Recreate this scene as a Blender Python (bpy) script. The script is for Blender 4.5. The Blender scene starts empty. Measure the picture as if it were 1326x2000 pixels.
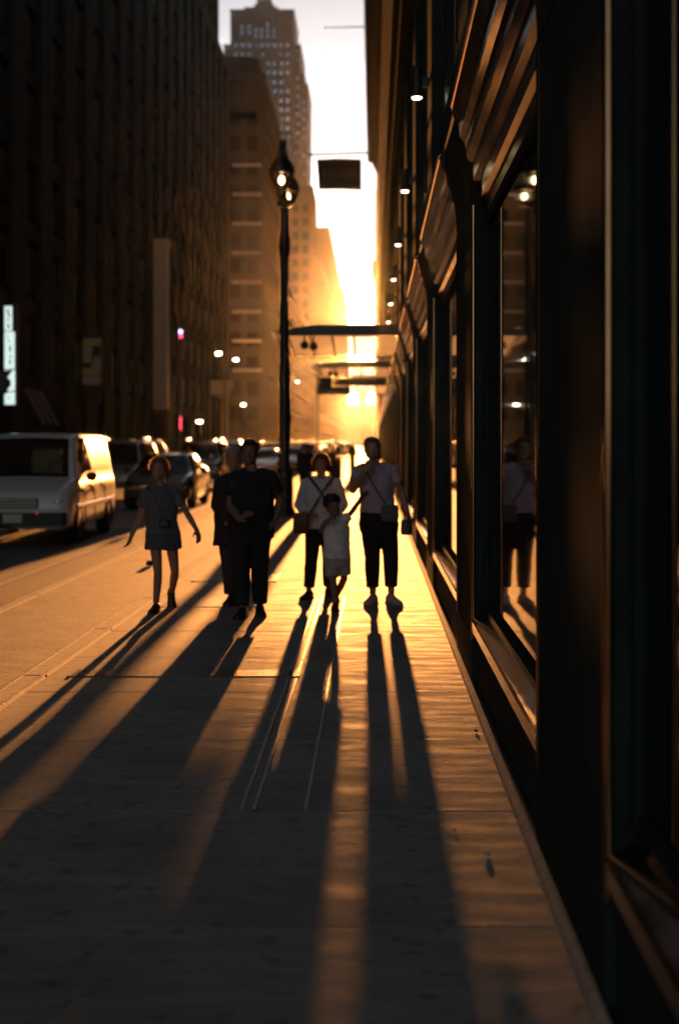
import bpy, bmesh, math, random
from mathutils import Vector, Matrix, Quaternion
R = math.radians
random.seed(7)
S = bpy.context.scene
C = S.collection

# ------------------------------------------------------------------ camera
FPX, VX, VY, EYE = 2778.0, 728.0, 865.0, 1.57      # focal length in photo pixels, vanishing point, eye height
cam = bpy.data.cameras.new('camera'); cam_o = bpy.data.objects.new('camera', cam); C.objects.link(cam_o)
cam.sensor_fit = 'VERTICAL'; cam.sensor_height = 36.0; cam.sensor_width = 24.0; cam.lens = 50.0
cam.shift_x = -65 / 2000; cam.shift_y = -135 / 2000
cam.clip_start = 0.05; cam.clip_end = 6000
cam_o.location = (0, 0, EYE); cam_o.rotation_euler = (R(90), 0, 0)
cam.dof.use_dof = True; cam.dof.focus_distance = 8.3; cam.dof.aperture_fstop = 1.8
S.camera = cam_o

# ------------------------------------------------------------------ sky, sun, exposure
SUN_DIR = Vector((-0.0068, 1.0, 0.072)).normalized()          # towards the sun, down the street
SUN_EL = math.asin(SUN_DIR.z); SUN_AZ = math.atan2(SUN_DIR.x, SUN_DIR.y)
W = bpy.data.worlds.new('World'); S.world = W; W.use_nodes = True
nt = W.node_tree; bg = nt.nodes['Background']
sky = nt.nodes.new('ShaderNodeTexSky'); sky.sky_type = 'NISHITA'; sky.sun_disc = False
sky.sun_elevation = SUN_EL; sky.sun_rotation = SUN_AZ % (2 * math.pi)
sky.air_density = 1.0; sky.dust_density = 1.0; sky.ozone_density = 1.0
tc = nt.nodes.new('ShaderNodeTexCoord'); mp = nt.nodes.new('ShaderNodeMapping'); mp.inputs['Scale'].default_value = (3, 3, 9)
nz = nt.nodes.new('ShaderNodeTexNoise'); nz.inputs['Scale'].default_value = 1.6; nz.inputs['Detail'].default_value = 5
rp = nt.nodes.new('ShaderNodeValToRGB')
rp.color_ramp.elements[0].position = 0.30; rp.color_ramp.elements[0].color = (1, 1, 1, 1)
rp.color_ramp.elements[1].position = 0.55; rp.color_ramp.elements[1].color = (0.22, 0.23, 0.26, 1)
mx = nt.nodes.new('ShaderNodeMix'); mx.data_type = 'RGBA'; mx.blend_type = 'MULTIPLY'; mx.inputs[0].default_value = 1.0
hsv = nt.nodes.new('ShaderNodeHueSaturation'); hsv.inputs['Saturation'].default_value = 0.3      # thin white veil over the sky
nt.links.new(tc.outputs['Generated'], mp.inputs[0]); nt.links.new(mp.outputs[0], nz.inputs['Vector'])
nt.links.new(nz.outputs['Fac'], rp.inputs[0]); nt.links.new(sky.outputs[0], hsv.inputs['Color']); nt.links.new(hsv.outputs[0], mx.inputs[6]); nt.links.new(rp.outputs[0], mx.inputs[7])
nt.links.new(mx.outputs[2], bg.inputs[0]); bg.inputs[1].default_value = 0.145

sun = bpy.data.lights.new('sun', 'SUN'); sun.energy = 5.0; sun.angle = R(0.53); sun.color = (1.0, 0.37, 0.09)
sun_o = bpy.data.objects.new('sun', sun); C.objects.link(sun_o)
sun_o.rotation_euler = SUN_DIR.to_track_quat('Z', 'Y').to_euler(); sun_o.location = (0, 0, 200)
S.view_settings.view_transform = 'Standard'; S.view_settings.look = 'None'
S.view_settings.exposure = 1.62; S.view_settings.gamma = 1.0; S.view_settings.use_curve_mapping = False
S.cycles.use_denoising = True
S.cycles.max_bounces = 6; S.cycles.volume_bounces = 0; S.cycles.transparent_max_bounces = 12
S.cycles.sample_clamp_indirect = 6.0

# ------------------------------------------------------------------ helpers
def at(px, py, Y):
    """world point at depth Y that was measured at this pixel of the photograph"""
    return Vector(((px - VX) / FPX * Y, Y, EYE - (py - VY) / FPX * Y))

def tag(o, label=None, cat=None, group=None, kind=None):
    if label: o['label'] = label
    if cat: o['category'] = cat
    if group: o['group'] = group
    if kind: o['kind'] = kind
    return o

def empty(name, loc=(0, 0, 0), rz=0.0):
    o = bpy.data.objects.new(name, None); C.objects.link(o); o.empty_display_size = 0.2
    o.location = loc; o.rotation_euler = (0, 0, rz); return o

def link(name, me, parent=None, loc=None, rz=None):
    o = bpy.data.objects.new(name, me); C.objects.link(o)
    if parent: o.parent = parent
    if loc is not None: o.location = loc
    if rz is not None: o.rotation_euler = (0, 0, rz)
    return o

def copy_tree(o, parent=None):
    c = o.copy(); C.objects.link(c); c.parent = parent
    for ch in [x for x in bpy.data.objects if x.parent == o]: copy_tree(ch, c)
    return c

class MB:
    def __init__(s): s.v = []; s.f = []
    def add(s, vs, fs):
        n = len(s.v); s.v += [tuple(v) for v in vs]; s.f += [tuple(i + n for i in f) for f in fs]; return s
    def box(s, x0, x1, y0, y1, z0, z1):
        return s.add([(x0,y0,z0),(x1,y0,z0),(x1,y1,z0),(x0,y1,z0),(x0,y0,z1),(x1,y0,z1),(x1,y1,z1),(x0,y1,z1)],
                     [(0,3,2,1),(4,5,6,7),(0,1,5,4),(1,2,6,5),(2,3,7,6),(3,0,4,7)])
    def prism_y(s, prof, y0, y1):                       # closed profile of (x,z), counter-clockwise seen from -y
        n = len(prof)
        vs = [(x, y0, z) for x, z in prof] + [(x, y1, z) for x, z in prof]
        fs = [tuple(range(n)), tuple(range(2*n-1, n-1, -1))] + [(i, n+i, n+(i+1)%n, (i+1)%n) for i in range(n)]
        return s.add(vs, fs)
    def prism_z(s, prof, z0, z1):
        n = len(prof)
        vs = [(x, y, z0) for x, y in prof] + [(x, y, z1) for x, y in prof]
        fs = [tuple(range(n-1, -1, -1)), tuple(range(n, 2*n))] + [(i, (i+1)%n, n+(i+1)%n, n+i) for i in range(n)]
        return s.add(vs, fs)
    def rings(s, rs, cap=True):                         # rs: list of equal-length point loops
        n = len(rs[0]); vs = [p for r in rs for p in r]; fs = []
        for k in range(len(rs)-1):
            for i in range(n):
                a, b = k*n+i, k*n+(i+1)%n; fs.append((a, b, b+n, a+n))
        if cap: fs += [tuple(range(n-1,-1,-1)), tuple(range((len(rs)-1)*n, len(rs)*n))]
        return s.add(vs, fs)
    def tube(s, pts, rad, n=10):
        pts = [Vector(p) for p in pts]; rad = rad if isinstance(rad, (list, tuple)) else [rad]*len(pts)
        rs = []; up = None
        for i, p in enumerate(pts):
            t = (pts[min(i+1,len(pts)-1)] - pts[max(i-1,0)]).normalized()
            if up is None: up = Vector((0,0,1)) if abs(t.z) < 0.9 else Vector((1,0,0))
            a = t.cross(up).normalized(); b = a.cross(t).normalized(); up = b
            rs.append([p + rad[i]*(a*math.cos(2*math.pi*k/n) + b*math.sin(2*math.pi*k/n)) for k in range(n)])
        return s.rings(rs)
    def lathe(s, prof, n=20, c=(0,0,0)):                # prof: (r,z) bottom to top
        return s.rings([[(c[0]+r*math.cos(2*math.pi*k/n), c[1]+r*math.sin(2*math.pi*k/n), c[2]+z) for k in range(n)] for r, z in prof])
    def ball(s, c, r, nu=14, nv=9, rot=None):
        r = r if isinstance(r, (list, tuple)) else (r, r, r); c = Vector(c); rs = []
        for j in range(1, nv):
            th = math.pi*j/nv - math.pi/2
            ring = []
            for k in range(nu):
                ph = 2*math.pi*k/nu
                p = Vector((r[0]*math.cos(th)*math.cos(ph), r[1]*math.cos(th)*math.sin(ph), r[2]*math.sin(th)))
                ring.append(c + (rot @ p if rot else p))
            rs.append(ring)
        return s.rings(rs)
    def cap_seg(s, p0, r0, p1, r1, n=12):               # tapered capsule
        p0, p1 = Vector(p0), Vector(p1); t = (p1-p0)
        if t.length < 1e-6: return s.ball(p0, r0)
        t.normalize(); up = Vector((0,0,1)) if abs(t.z) < 0.9 else Vector((1,0,0))
        a = t.cross(up).normalized(); b = a.cross(t)
        rs = []
        for (p, r, angs) in ((p0, r0, (-75,-50,-25,0)), (p1, r1, (0,25,50,75))):
            for d in angs:
                rr = r*math.cos(R(d)); q = p + t*(r*math.sin(R(d)))
                rs.append([q + rr*(a*math.cos(2*math.pi*k/n)+b*math.sin(2*math.pi*k/n)) for k in range(n)])
        return s.rings(rs)
    def mesh(s, name, mat, smooth=None):
        me = bpy.data.meshes.new(name); me.from_pydata(s.v, [], s.f); me.update()
        bm = bmesh.new(); bm.from_mesh(me); bmesh.ops.recalc_face_normals(bm, faces=bm.faces[:]); bm.to_mesh(me); bm.free()
        if mat: me.materials.append(mat)
        if smooth is not None:
            for p in me.polygons: p.use_smooth = True
            if smooth < 180: me.set_sharp_from_angle(angle=R(smooth))
        return me
    def build(s, name, mat, parent=None, smooth=None, loc=None, rz=None):
        return link(name, s.mesh(name, mat, smooth), parent, loc, rz)

def rrect(x0, x1, y0, y1, r, n=4):
    out = []
    for cx, cy, a0 in ((x1-r,y1-r,0),(x0+r,y1-r,90),(x0+r,y0+r,180),(x1-r,y0+r,270)):
        for k in range(n+1):
            a = R(a0 + 90*k/n); out.append((cx+r*math.cos(a), cy+r*math.sin(a)))
    return out

# ------------------------------------------------------------------ materials (procedural)
def mat(name, col, rough=0.6, metal=0.0, var=0.15, scale=4.0, bump=0.0, bscale=40.0, spec=0.5, stretch=(1,1,1), rvar=0.0, coat=0.0, detail=4, speck=0.0):
    m = bpy.data.materials.new(name); m.use_nodes = True; t = m.node_tree; b = t.nodes['Principled BSDF']
    b.inputs['Roughness'].default_value = rough; b.inputs['Metallic'].default_value = metal
    b.inputs['Specular IOR Level'].default_value = spec; b.inputs['Coat Weight'].default_value = coat; b.inputs['Coat Roughness'].default_value = 0.08
    c = t.nodes.new('ShaderNodeTexCoord'); g = t.nodes.new('ShaderNodeMapping'); g.inputs['Scale'].default_value = stretch
    t.links.new(c.outputs['Object'], g.inputs[0])
    n = t.nodes.new('ShaderNodeTexNoise'); n.inputs['Scale'].default_value = scale; n.inputs['Detail'].default_value = detail
    t.links.new(g.outputs[0], n.inputs['Vector'])
    r = t.nodes.new('ShaderNodeValToRGB'); r.color_ramp.elements[0].position = 0.25; r.color_ramp.elements[1].position = 0.75
    r.color_ramp.elements[0].color = [max(0, k*(1-var)) for k in col] + [1]; r.color_ramp.elements[1].color = [min(1, k*(1+var)) for k in col] + [1]
    t.links.new(n.outputs['Fac'], r.inputs[0]); t.links.new(r.outputs[0], b.inputs['Base Color'])
    if speck:                                           # grit, gum spots and broad stains
        pos = t.nodes.new('ShaderNodeTexCoord'); prev = r.outputs[0]
        for sc, lo, hi, amt in ((140.0, .56, .68, speck), (11.0, .60, .66, speck*.9), (.8, .45, .7, speck*.7)):
            k = t.nodes.new('ShaderNodeTexNoise'); k.inputs['Scale'].default_value = sc; k.inputs['Detail'].default_value = 2
            t.links.new(pos.outputs['Object'], k.inputs['Vector'])
            q = t.nodes.new('ShaderNodeMapRange'); q.inputs[1].default_value = lo; q.inputs[2].default_value = hi; q.inputs[3].default_value = 1; q.inputs[4].default_value = 1-amt
            t.links.new(k.outputs['Fac'], q.inputs[0])
            x = t.nodes.new('ShaderNodeMix'); x.data_type = 'RGBA'; x.blend_type = 'MULTIPLY'; x.inputs[0].default_value = 1
            t.links.new(prev, x.inputs[6]); t.links.new(q.outputs[0], x.inputs[7]); prev = x.outputs[2]
        t.links.new(prev, b.inputs['Base Color'])
    if rvar:
        q = t.nodes.new('ShaderNodeMapRange'); q.inputs[1].default_value = 0.3; q.inputs[2].default_value = 0.7
        q.inputs[3].default_value = max(0.02, rough-rvar); q.inputs[4].default_value = min(1, rough+rvar)
        t.links.new(n.outputs['Fac'], q.inputs[0]); t.links.new(q.outputs[0], b.inputs['Roughness'])
    if bump:
        n2 = t.nodes.new('ShaderNodeTexNoise'); n2.inputs['Scale'].default_value = bscale; n2.inputs['Detail'].default_value = 5
        t.links.new(g.outputs[0], n2.inputs['Vector'])
        u = t.nodes.new('ShaderNodeBump'); u.inputs['Strength'].default_value = bump; u.inputs['Distance'].default_value = 0.02
        t.links.new(n2.outputs['Fac'], u.inputs['Height']); t.links.new(u.outputs[0], b.inputs['Normal'])
    return m

def glow(name, col, strength):
    m = bpy.data.materials.new(name); m.use_nodes = True; b = m.node_tree.nodes['Principled BSDF']
    b.inputs['Base Color'].default_value = (*col, 1); b.inputs['Emission Color'].default_value = (*col, 1); b.inputs['Emission Strength'].default_value = strength
    b.inputs['Roughness'].default_value = 0.4
    return m

def thin(name, col, trans=0.5, rough=0.5):              # fabric or hair that lets some light through
    m = mat(name, col, rough, 0, 0.2, 25, 0.25, 120); t = m.node_tree; b = t.nodes['Principled BSDF']
    tr = t.nodes.new('ShaderNodeBsdfTranslucent'); mxs = t.nodes.new('ShaderNodeMixShader'); mxs.inputs[0].default_value = trans
    src = b.inputs['Base Color'].links[0].from_socket
    t.links.new(src, tr.inputs['Color']); t.links.new(b.outputs[0], mxs.inputs[1]); t.links.new(tr.outputs[0], mxs.inputs[2])
    t.links.new(mxs.outputs[0], t.nodes['Material Output'].inputs['Surface']); return m

def glass(name, tint, rough=0.02):                      # clear window glass of vehicles and lanterns
    m = bpy.data.materials.new(name); m.use_nodes = True; t = m.node_tree
    for n in list(t.nodes):
        if n.type == 'BSDF_PRINCIPLED': t.nodes.remove(n)
    a = t.nodes.new('ShaderNodeBsdfTransparent'); a.inputs[0].default_value = (*tint, 1)
    g = t.nodes.new('ShaderNodeBsdfGlossy'); g.inputs['Roughness'].default_value = rough
    f = t.nodes.new('ShaderNodeFresnel'); f.inputs[0].default_value = 1.5
    k = t.nodes.new('ShaderNodeMixShader'); t.links.new(f.outputs[0], k.inputs[0]); t.links.new(a.outputs[0], k.inputs[1]); t.links.new(g.outputs[0], k.inputs[2])
    t.links.new(k.outputs[0], t.nodes['Material Output'].inputs['Surface']); return m

M = dict(
    asphalt=mat('asphalt', (.055,.053,.05), .62, var=.35, scale=1.3, bump=.9, bscale=55, spec=.5, rvar=.1),
    concrete=mat('pavement concrete', (.27,.25,.225), .72, var=.42, scale=2.6, bump=.13, bscale=70, spec=.5, stretch=(1.0,3.5,1), rvar=.12, detail=9, speck=.5),
    joint=mat('joint dirt', (.07,.065,.06), .9),
    apron=mat('weathered kerb-strip paving', (.25,.23,.205), .75, var=.45, scale=5, bump=.2, bscale=34, rvar=.1, detail=9, speck=.5),
    uglass=mat('dull upper glass', (.012,.012,.012), .4, spec=.25), farglass=mat('soot-dulled window glass', (.016,.018,.02), .3, var=.3, scale=.6, spec=.25),
    towerglass=mat('tower window glass', (.27,.33,.42), .25, .9, var=.4, scale=.35),  # bluish metal tint stands in for the sky reflected in the panes
    granite=mat('kerb granite', (.30,.28,.25), .8, var=.3, scale=14, bump=.25, bscale=60),
    steel=mat('worn steel', (.20,.185,.17), .55, .85, var=.2, scale=8, bump=.1, bscale=30, rvar=.1),
    wornsteel=mat('scuffed steel', (.32,.29,.26), .5, .6, var=.4, scale=6, bump=.2, bscale=30),
    iron=mat('cast iron', (.05,.048,.045), .5, .6, var=.3, scale=10, bump=.3, bscale=40),
    paint=mat('road paint', (.55,.54,.5), .55, var=.35, scale=7, bump=.2, bscale=40),
    bronze=mat('dark bronze', (.030,.042,.038), .9, 0, var=.3, scale=3, spec=.01),
    gold=mat('glint bronze edge', (.50,.29,.15), .16, 1.0, var=.2, scale=5),  # brighter bronze on the edges, added to carry the sun glints
    bronze2=mat('bronze moulding', (.10,.055,.030), .14, .9, var=.2, scale=4, rvar=.04),
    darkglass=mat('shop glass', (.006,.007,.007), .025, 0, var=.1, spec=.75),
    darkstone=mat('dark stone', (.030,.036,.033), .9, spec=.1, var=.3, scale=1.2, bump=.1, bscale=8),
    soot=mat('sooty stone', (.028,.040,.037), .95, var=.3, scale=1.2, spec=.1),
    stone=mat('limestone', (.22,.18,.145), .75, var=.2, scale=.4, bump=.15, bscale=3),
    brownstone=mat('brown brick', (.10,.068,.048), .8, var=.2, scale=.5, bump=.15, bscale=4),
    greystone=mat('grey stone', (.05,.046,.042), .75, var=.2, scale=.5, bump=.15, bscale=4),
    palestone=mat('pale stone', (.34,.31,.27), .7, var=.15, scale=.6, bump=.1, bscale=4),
    winglass=mat('window glass', (.02,.024,.03), .06, 0, var=.3, scale=.6, spec=.9),
    roof=mat('roof felt', (.05,.05,.05), .9),
    lampiron=mat('lamp post iron', (.018,.02,.018), .35, .3, var=.3, scale=9, bump=.12, bscale=50, coat=.2),
    lampglass=glass('lantern glass', (.93,.9,.82), .05),
    bulb=glow('lamp bulb', (1.0,.72,.42), 5.0),
    cool=glow('street lamp lens', (1.0,.9,.62), 14.0),
    warmlens=glow('downlight lens', (1.0,.75,.62), 5.0),
    red=glow('neon red', (1.0,.05,.13), 1.6), violet=glow('violet lamp', (.45,.4,1.0), 2.2),
    taillight=glow('tail light', (.6,.02,.02), .03),
    signwhite=glow('lit sign face', (.80,1.0,.93), .30), signink=mat('sign ink', (.03,.05,.045), .6),
    canvas=mat('banner cloth', (.03,.032,.03), .8, var=.15, scale=6, bump=.2, bscale=20), bannerink=mat('banner lettering', (.10,.10,.095), .8),
    white=mat('white enamel', (.62,.6,.56), .3, var=.12, scale=3),

    vanpaint=mat('white van paint', (.62,.62,.62), .3, var=.08, scale=2, coat=.6),
    black=mat('black plastic', (.018,.018,.018), .45), tyre=mat('tyre rubber', (.02,.02,.02), .85, bump=.3, bscale=60),
    rim=mat('alloy rim', (.35,.35,.36), .3, .9), chrome=mat('chrome', (.7,.7,.7), .12, 1.0),
    headlamp=mat('headlamp lens', (.5,.52,.55), .08, .3, spec=.8), seat=mat('car seat cloth', (.10,.09,.085), .9),
    carglass=glass('car glass', (.45,.48,.48)),
    plate=mat('number plate', (.62,.6,.5), .5),
    skin=mat('skin', (.36,.19,.12), .5, var=.08, scale=8, bump=.05), skin2=mat('skin dark', (.22,.115,.075), .5, var=.08, scale=8, bump=.05),
)
for k, c in dict(black=(.012,.012,.014), silver=(.42,.43,.45), blue=(.03,.05,.10), grey=(.12,.12,.125), red=(.22,.02,.02), taxi=(.62,.36,.03), white=(.66,.66,.64), green=(.03,.06,.045)).items():
    M['paint_'+k] = mat('car paint '+k, c, .26, .25 if k != 'white' else 0, var=.06, scale=3, coat=.8)
M['ceilpanel'] = thin('frosted canopy glass', (.95,.92,.86), .85, .35)

# ------------------------------------------------------------------ ground, road, pavement
ROAD = -0.13
K0, K1, WALL = -2.38, -2.19, 0.66                       # kerb outer / inner edge, foot of the shop wall
def struct(name, mb, m, **k): return tag(mb.build(name, m, **k), kind='structure')
struct('ground', MB().add([(-420,-200,ROAD-.02),(420,-200,ROAD-.02),(420,2600,ROAD-.02),(-420,2600,ROAD-.02)], [(0,1,2,3)]), M['asphalt'])
struct('road', MB().box(-13.4, -3.5, -125, 1600, ROAD-.015, ROAD), M['asphalt'])
struct('far_pavement', MB().box(-17.5, -13.4, -125, 1600, ROAD-.015, 0.0), M['concrete'])
road_marks = []
for x, w in ((-4.45, .12),):
    tag(MB().add([(x-w/2,-20,ROAD+.004),(x+w/2,-20,ROAD+.004),(x+w/2,320,ROAD+.004),(x-w/2,320,ROAD+.004)], [(0,1,2,3)]).build('lane_line', M['paint']), kind='structure')
for i in range(22):
    y = 4 + 12*i
    tag(MB().add([(-8.06,y,ROAD+.004),(-7.94,y,ROAD+.004),(-7.94,y+3,ROAD+.004),(-8.06,y+3,ROAD+.004)], [(0,1,2,3)]).build('lane_dash', M['paint']), kind='structure')
mh = empty('manhole_cover', (-4.0, 14.6, ROAD))
MB().lathe([(.36,-.01),(.36,.012),(.33,.012),(.33,.006)], 32).build('frame', M['iron'], mh, smooth=40)
MB().lathe([(.325,-.01),(.325,.012),(.30,.014),(.05,.014)], 32).build('lid', M['iron'], mh, smooth=40)
tag(mh, 'round iron manhole cover in the road beside the kerb lane line', 'manhole')

ap = struct('kerb_strip', MB().box(-3.44, K0-.008, -125, 700, ROAD-.1, -.006), M['apron'])
for i in range(-2, 34): MB().rings([[(x,y,ROAD-.1) for x,y in rrect(-3.56,-3.445,i*2.1,i*2.1+2.09,.01,1)], [(x,y,-.008) for x,y in rrect(-3.56,-3.445,i*2.1,i*2.1+2.09,.01,1)], [(x,y,.004) for x,y in rrect(-3.55,-3.452,i*2.1+.01,i*2.1+2.08,.008,1)]]).build('edge_stone', M['granite'], ap)
pave = struct('pavement', MB().box(K1, WALL+.1, -125, 700, ROAD-.1, -.012), M['joint'])
cols = [(K1+.004, WALL-.06)]
joints = [4.62+1.45*k for k in range(-5, 36)]
slabs = {}
for c, (x0, x1) in enumerate(cols):
    ys = joints
    for k in range(len(ys)-1):
        L = ys[k+1]-ys[k]-.008
        if c not in slabs:
            w = x1-x0; e = .004
            rs = [[(x,y,-.012) for x,y in rrect(0,w,0,L,.008,1)], [(x,y,-e) for x,y in rrect(0,w,0,L,.008,1)], [(x,y,0) for x,y in rrect(e,w-e,e,L-e,.006,1)]]
            slabs[c] = MB().rings(rs).mesh('slab', M['concrete'], 30)
        s = link('slab', slabs[c], pave, (x0, ys[k], random.uniform(-.0006, .0006)))
        s.rotation_euler = (random.uniform(-.0006,.0006), 0, 0)
MB().box(K1+.01, WALL-.045, joints[-1], 700, -.012, 0).build('far_slabs', M['concrete'], pave)
# kerb stones with a steel nosing
kst = MB().rings([[(x,y,ROAD-.1) for x,y in rrect(K0,K1,0,2.365,.01,1)], [(x,y,-.012) for x,y in rrect(K0,K1,0,2.365,.01,1)], [(x,y,0.002) for x,y in rrect(K0+.012,K1-.012,.012,2.373,.008,1)]]).mesh('kerb_stone', M['granite'])
kerb = tag(empty('kerb', (0,0,0)), kind='structure')
for i in range(-2, 30): link('kerb_stone', kst, kerb, (0, i*2.4, 0))
MB().box(K0, K1, 72, 700, ROAD-.1, 0).build('kerb_stone', M['granite'], kerb)
for i, x in enumerate((K0+.022, K1-.03)):
    MB().prism_y([(x-.013,-.004),(x+.013,-.004),(x+.008,.008),(x-.008,.008)], -4, 70).build('steel_nosing', M['wornsteel'], kerb)
# steel edging of the cellar hatch
for nm, xs, lab in (('edging_rail', (-.562, -.508), 'paired polished steel edging rail let into the pavement, left of the other rail'), ('edging_rail', (-.287,), 'single thin steel edging rail let into the pavement, closer to the shop wall')):
    r = empty(nm, (xs[0], 6.08, 0))
    for x in xs:
        MB().prism_y([(x-xs[0]-.011,-.004),(x-xs[0]+.011,-.004),(x-xs[0]+.008,.004),(x-xs[0]-.008,.004)], 0, 4.15).build('rail_length', M['steel'], r)
        MB().prism_y([(x-xs[0]-.011,-.004),(x-xs[0]+.011,-.004),(x-xs[0]+.008,.004),(x-xs[0]-.008,.004)], 4.2, 8.35).build('rail_length', M['steel'], r)
    tag(r, lab, 'rail')
# utility covers in the slabs near the kerb
for i, (y, w, lab) in enumerate(((16.1,.85,'square iron pavement hatch nearest the lamp post, steel rim'), (13.6,.8,'iron pavement hatch beside the girl in shorts, steel rim'), (9.55,.5,'long low iron cover across the slabs in the long shadows'))):
    u = empty('pavement_hatch', (-2.02, y, 0)); L = .9 if i < 2 else 1.5
    MB().box(0, L, 0, w if i < 2 else .26, -.005, .004).build('plate', M['iron'], u)
    for (a0,a1,b0,b1) in ((-.03,0,-.02,(w if i<2 else .26)+.02), (L,L+.03,-.02,(w if i<2 else .26)+.02)):
        MB().box(a0,a1,b0,b1,-.005,.009).build('rim_bar', M['steel'], u)
    tag(u, lab, 'hatch')
# litter
def lump(name, loc, r, m, lab, cat):
    mb = MB().ball((0,0,r*.5), (r, r*.75, r*.55), 9, 6); rr = random.Random(int(r*1e4))
    mb.v = [(x*(1+rr.uniform(-.25,.25)), y*(1+rr.uniform(-.25,.25)), max(0, z*(1+rr.uniform(-.2,.3)))) for x,y,z in mb.v]
    tag(mb.build(name, m, loc=loc), lab, cat)
lump('paper_scrap', (.432, 5.4, .002), .015, M['paint'], 'small crumpled pale scrap lying on the sunlit slab by the wall', 'litter')
lump('pebble', (.56, 7.72, .002), .012, M['iron'], 'dark pebble by the slab joint near the wall foot', 'pebble')
lump('grit', (.33, 5.75, .002), .007, M['granite'], 'tiny pale grit grain just behind the crumpled scrap', 'pebble')
lump('leaf_scrap', (-2.85, 18.2, -.004), .06, M['iron'], 'dark flattened scrap on the sunlit asphalt between kerb and line', 'litter')

# ------------------------------------------------------------------ shop building along the right
shop = tag(empty('shop_building', (0.78, 0, 0)), 'long dark bronze shopfront building with glossy piers and deep windows along the pavement', 'building')
def sp(name, mb, m, smooth=None):
    o = mb.build(name, m, smooth=smooth); o.location = (-0.78, 0, 0); o.parent = shop; return o
Y0, Y1 = -14.0, 162.0
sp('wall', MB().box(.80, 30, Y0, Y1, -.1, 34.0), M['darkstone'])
near = [-7.9, -2.0, 3.9, 9.15] + [15.05+5.9*k for k in range(25)]
near = [y for y in near if y < Y1-3]
PW = 1.62
def share(name, me, y): o = link(name, me, shop, (-0.78, y, 0)); return o
pier_me = MB().prism_z(rrect(.64,.85,0,PW,.014,6), 0, 3.12).mesh('pier', M['bronze'])
bead_me = MB().lathe([(.016,.31),(.016,3.10)], 16, (.647,.010,0)).mesh('glint_bead', M['gold'], 60)  # bead added at the matte pier's corners to catch sun glints
cap_me = MB().prism_y([(.85,3.12),(.635,3.12),(.625,3.3),(.60,3.46),(.55,3.62),(.535,3.70),(.545,3.82),(.66,3.86),(.85,3.86)][::-1], .02, PW-.02).mesh('pier_cap', M['bronze'])
upier_me = MB().prism_z(rrect(.63,.85,.25,PW-.25,.03,4), 3.86, 8.6).mesh('upper_pier', M['bronze'])
t1_me = MB().prism_z(rrect(.60,.66,.10,.22,.025,4), 0.02, 3.14).mesh('pier_moulding', M['bronze2'], 35)
base_me = MB().prism_z(rrect(.634,.86,-.01,PW+.01,.012,3), 0.02, .30).mesh('pier_base', M['bronze'])
hoodp = [(.80,3.02),(.715,3.02),(.705,3.10),(.675,3.12),(.67,3.22),(.64,3.25),(.635,3.36),(.60,3.40),(.595,3.46),(.585,3.50),(.555,3.53),(.55,3.62),(.515,3.66),(.505,3.70),(.51,3.765),(.53,3.78),(.66,3.84),(.80,3.84)]
for i, y in enumerate(near):
    share('glint_bead', bead_me, y); share('glint_bead', bead_me, y+PW-.016)
    share('pier', pier_me, y); share('pier_cap', cap_me, y); share('upper_pier', upier_me, y); share('pier_base', base_me, y)
    a, b = y+PW, (near[i+1] if i+1 < len(near) else y+5.9)
    L = b-a
    sp('stall_riser', MB().box(.665,.79,a+.016,b-.016,.02,.365), M['darkstone'])
    sp('sill', MB().prism_y([(.635,.365),(.635,.425),(.645,.44),(.715,.475),(.715,.52),(.79,.52),(.79,.365)][::-1], a+.003, b-.003), M['bronze2'])
    sp('glass_pane', MB().box(.735,.745,a+.05,b-.05,.535,3.0), M['darkglass'])
    fr = MB()
    for (q0,q1) in ((a+.004,a+.06),(b-.06,b-.004)): fr.prism_z(rrect(.705,.76,q0,q1,.008,2), .522, 3.018)
    fr.box(.715,.76,a+.062,b-.062,.522,.56); fr.box(.715,.76,a+.062,b-.062,2.96,3.018)
    sp('window_frame', fr, M['bronze'])
    sp('window_hood', MB().prism_y(hoodp[::-1], a+.03, b-.03), M['bronze2'])
    sp('hood_lip', MB().tube([(.508,a+.03,3.735),(.508,b-.03,3.735)], .018, 12), M['gold'], 60)
    sp('upper_panel', MB().box(.72,.79,a-.2,b+.2,3.87,4.9), M['bronze'])
    if y < 90:
        for z0, z1 in ((5.0, 8.4),):
            sp('upper_window', MB().box(.755,.79,a-.1,b+.1,z0,z1), M['uglass'])
            for q in (a+L*.33, a+L*.67): sp('mullion', MB().prism_z(rrect(.71,.78,q-.03,q+.03,.01,2), z0, z1), M['bronze'])
sp('wall_foot_strip', MB().prism_y([(.594,-.01),(.634,-.01),(.634,.030),(.622,.034),(.604,.016)][::-1], -10, 100), M['granite'])
# belt mouldings, upper floors, main cornice
for (z0, z1, x) in ((8.62,8.9,.55),(8.9,9.05,.47),(9.3,9.42,.57),(10.9,11.1,.53),(11.1,11.35,.42),(11.6,11.7,.55)):
    sp('belt_moulding', MB().prism_y([(x+.03,z0),(x,z0+.03),(x,z1-.03),(x+.04,z1),(.82,z1),(.82,z0)], Y0+1, Y1-.5), M['darkstone'] if x < .5 else M['bronze'])
floor_me = MB().box(.77,.79,0,3.4,0,2.3).mesh('upper_window', M['uglass'])
sill_me = MB().box(.66,.79,-.1,3.5,-.18,-.01).mesh('window_sill', M['darkstone'])
for k in range(14):
    for fl in range(6):
        y, z = 5.9*k+5.6, 12.6+3.5*fl
        share('upper_window', floor_me, y).location.z = z; share('window_sill', sill_me, y).location.z = z
stonepier = MB().prism_z(rrect(.60,.82,0,1.3,.02,2), 11.75, 32.4).mesh('stone_pier', M['darkstone'])
for i, y in enumerate(near): share('stone_pier', stonepier, y+.15)
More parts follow.
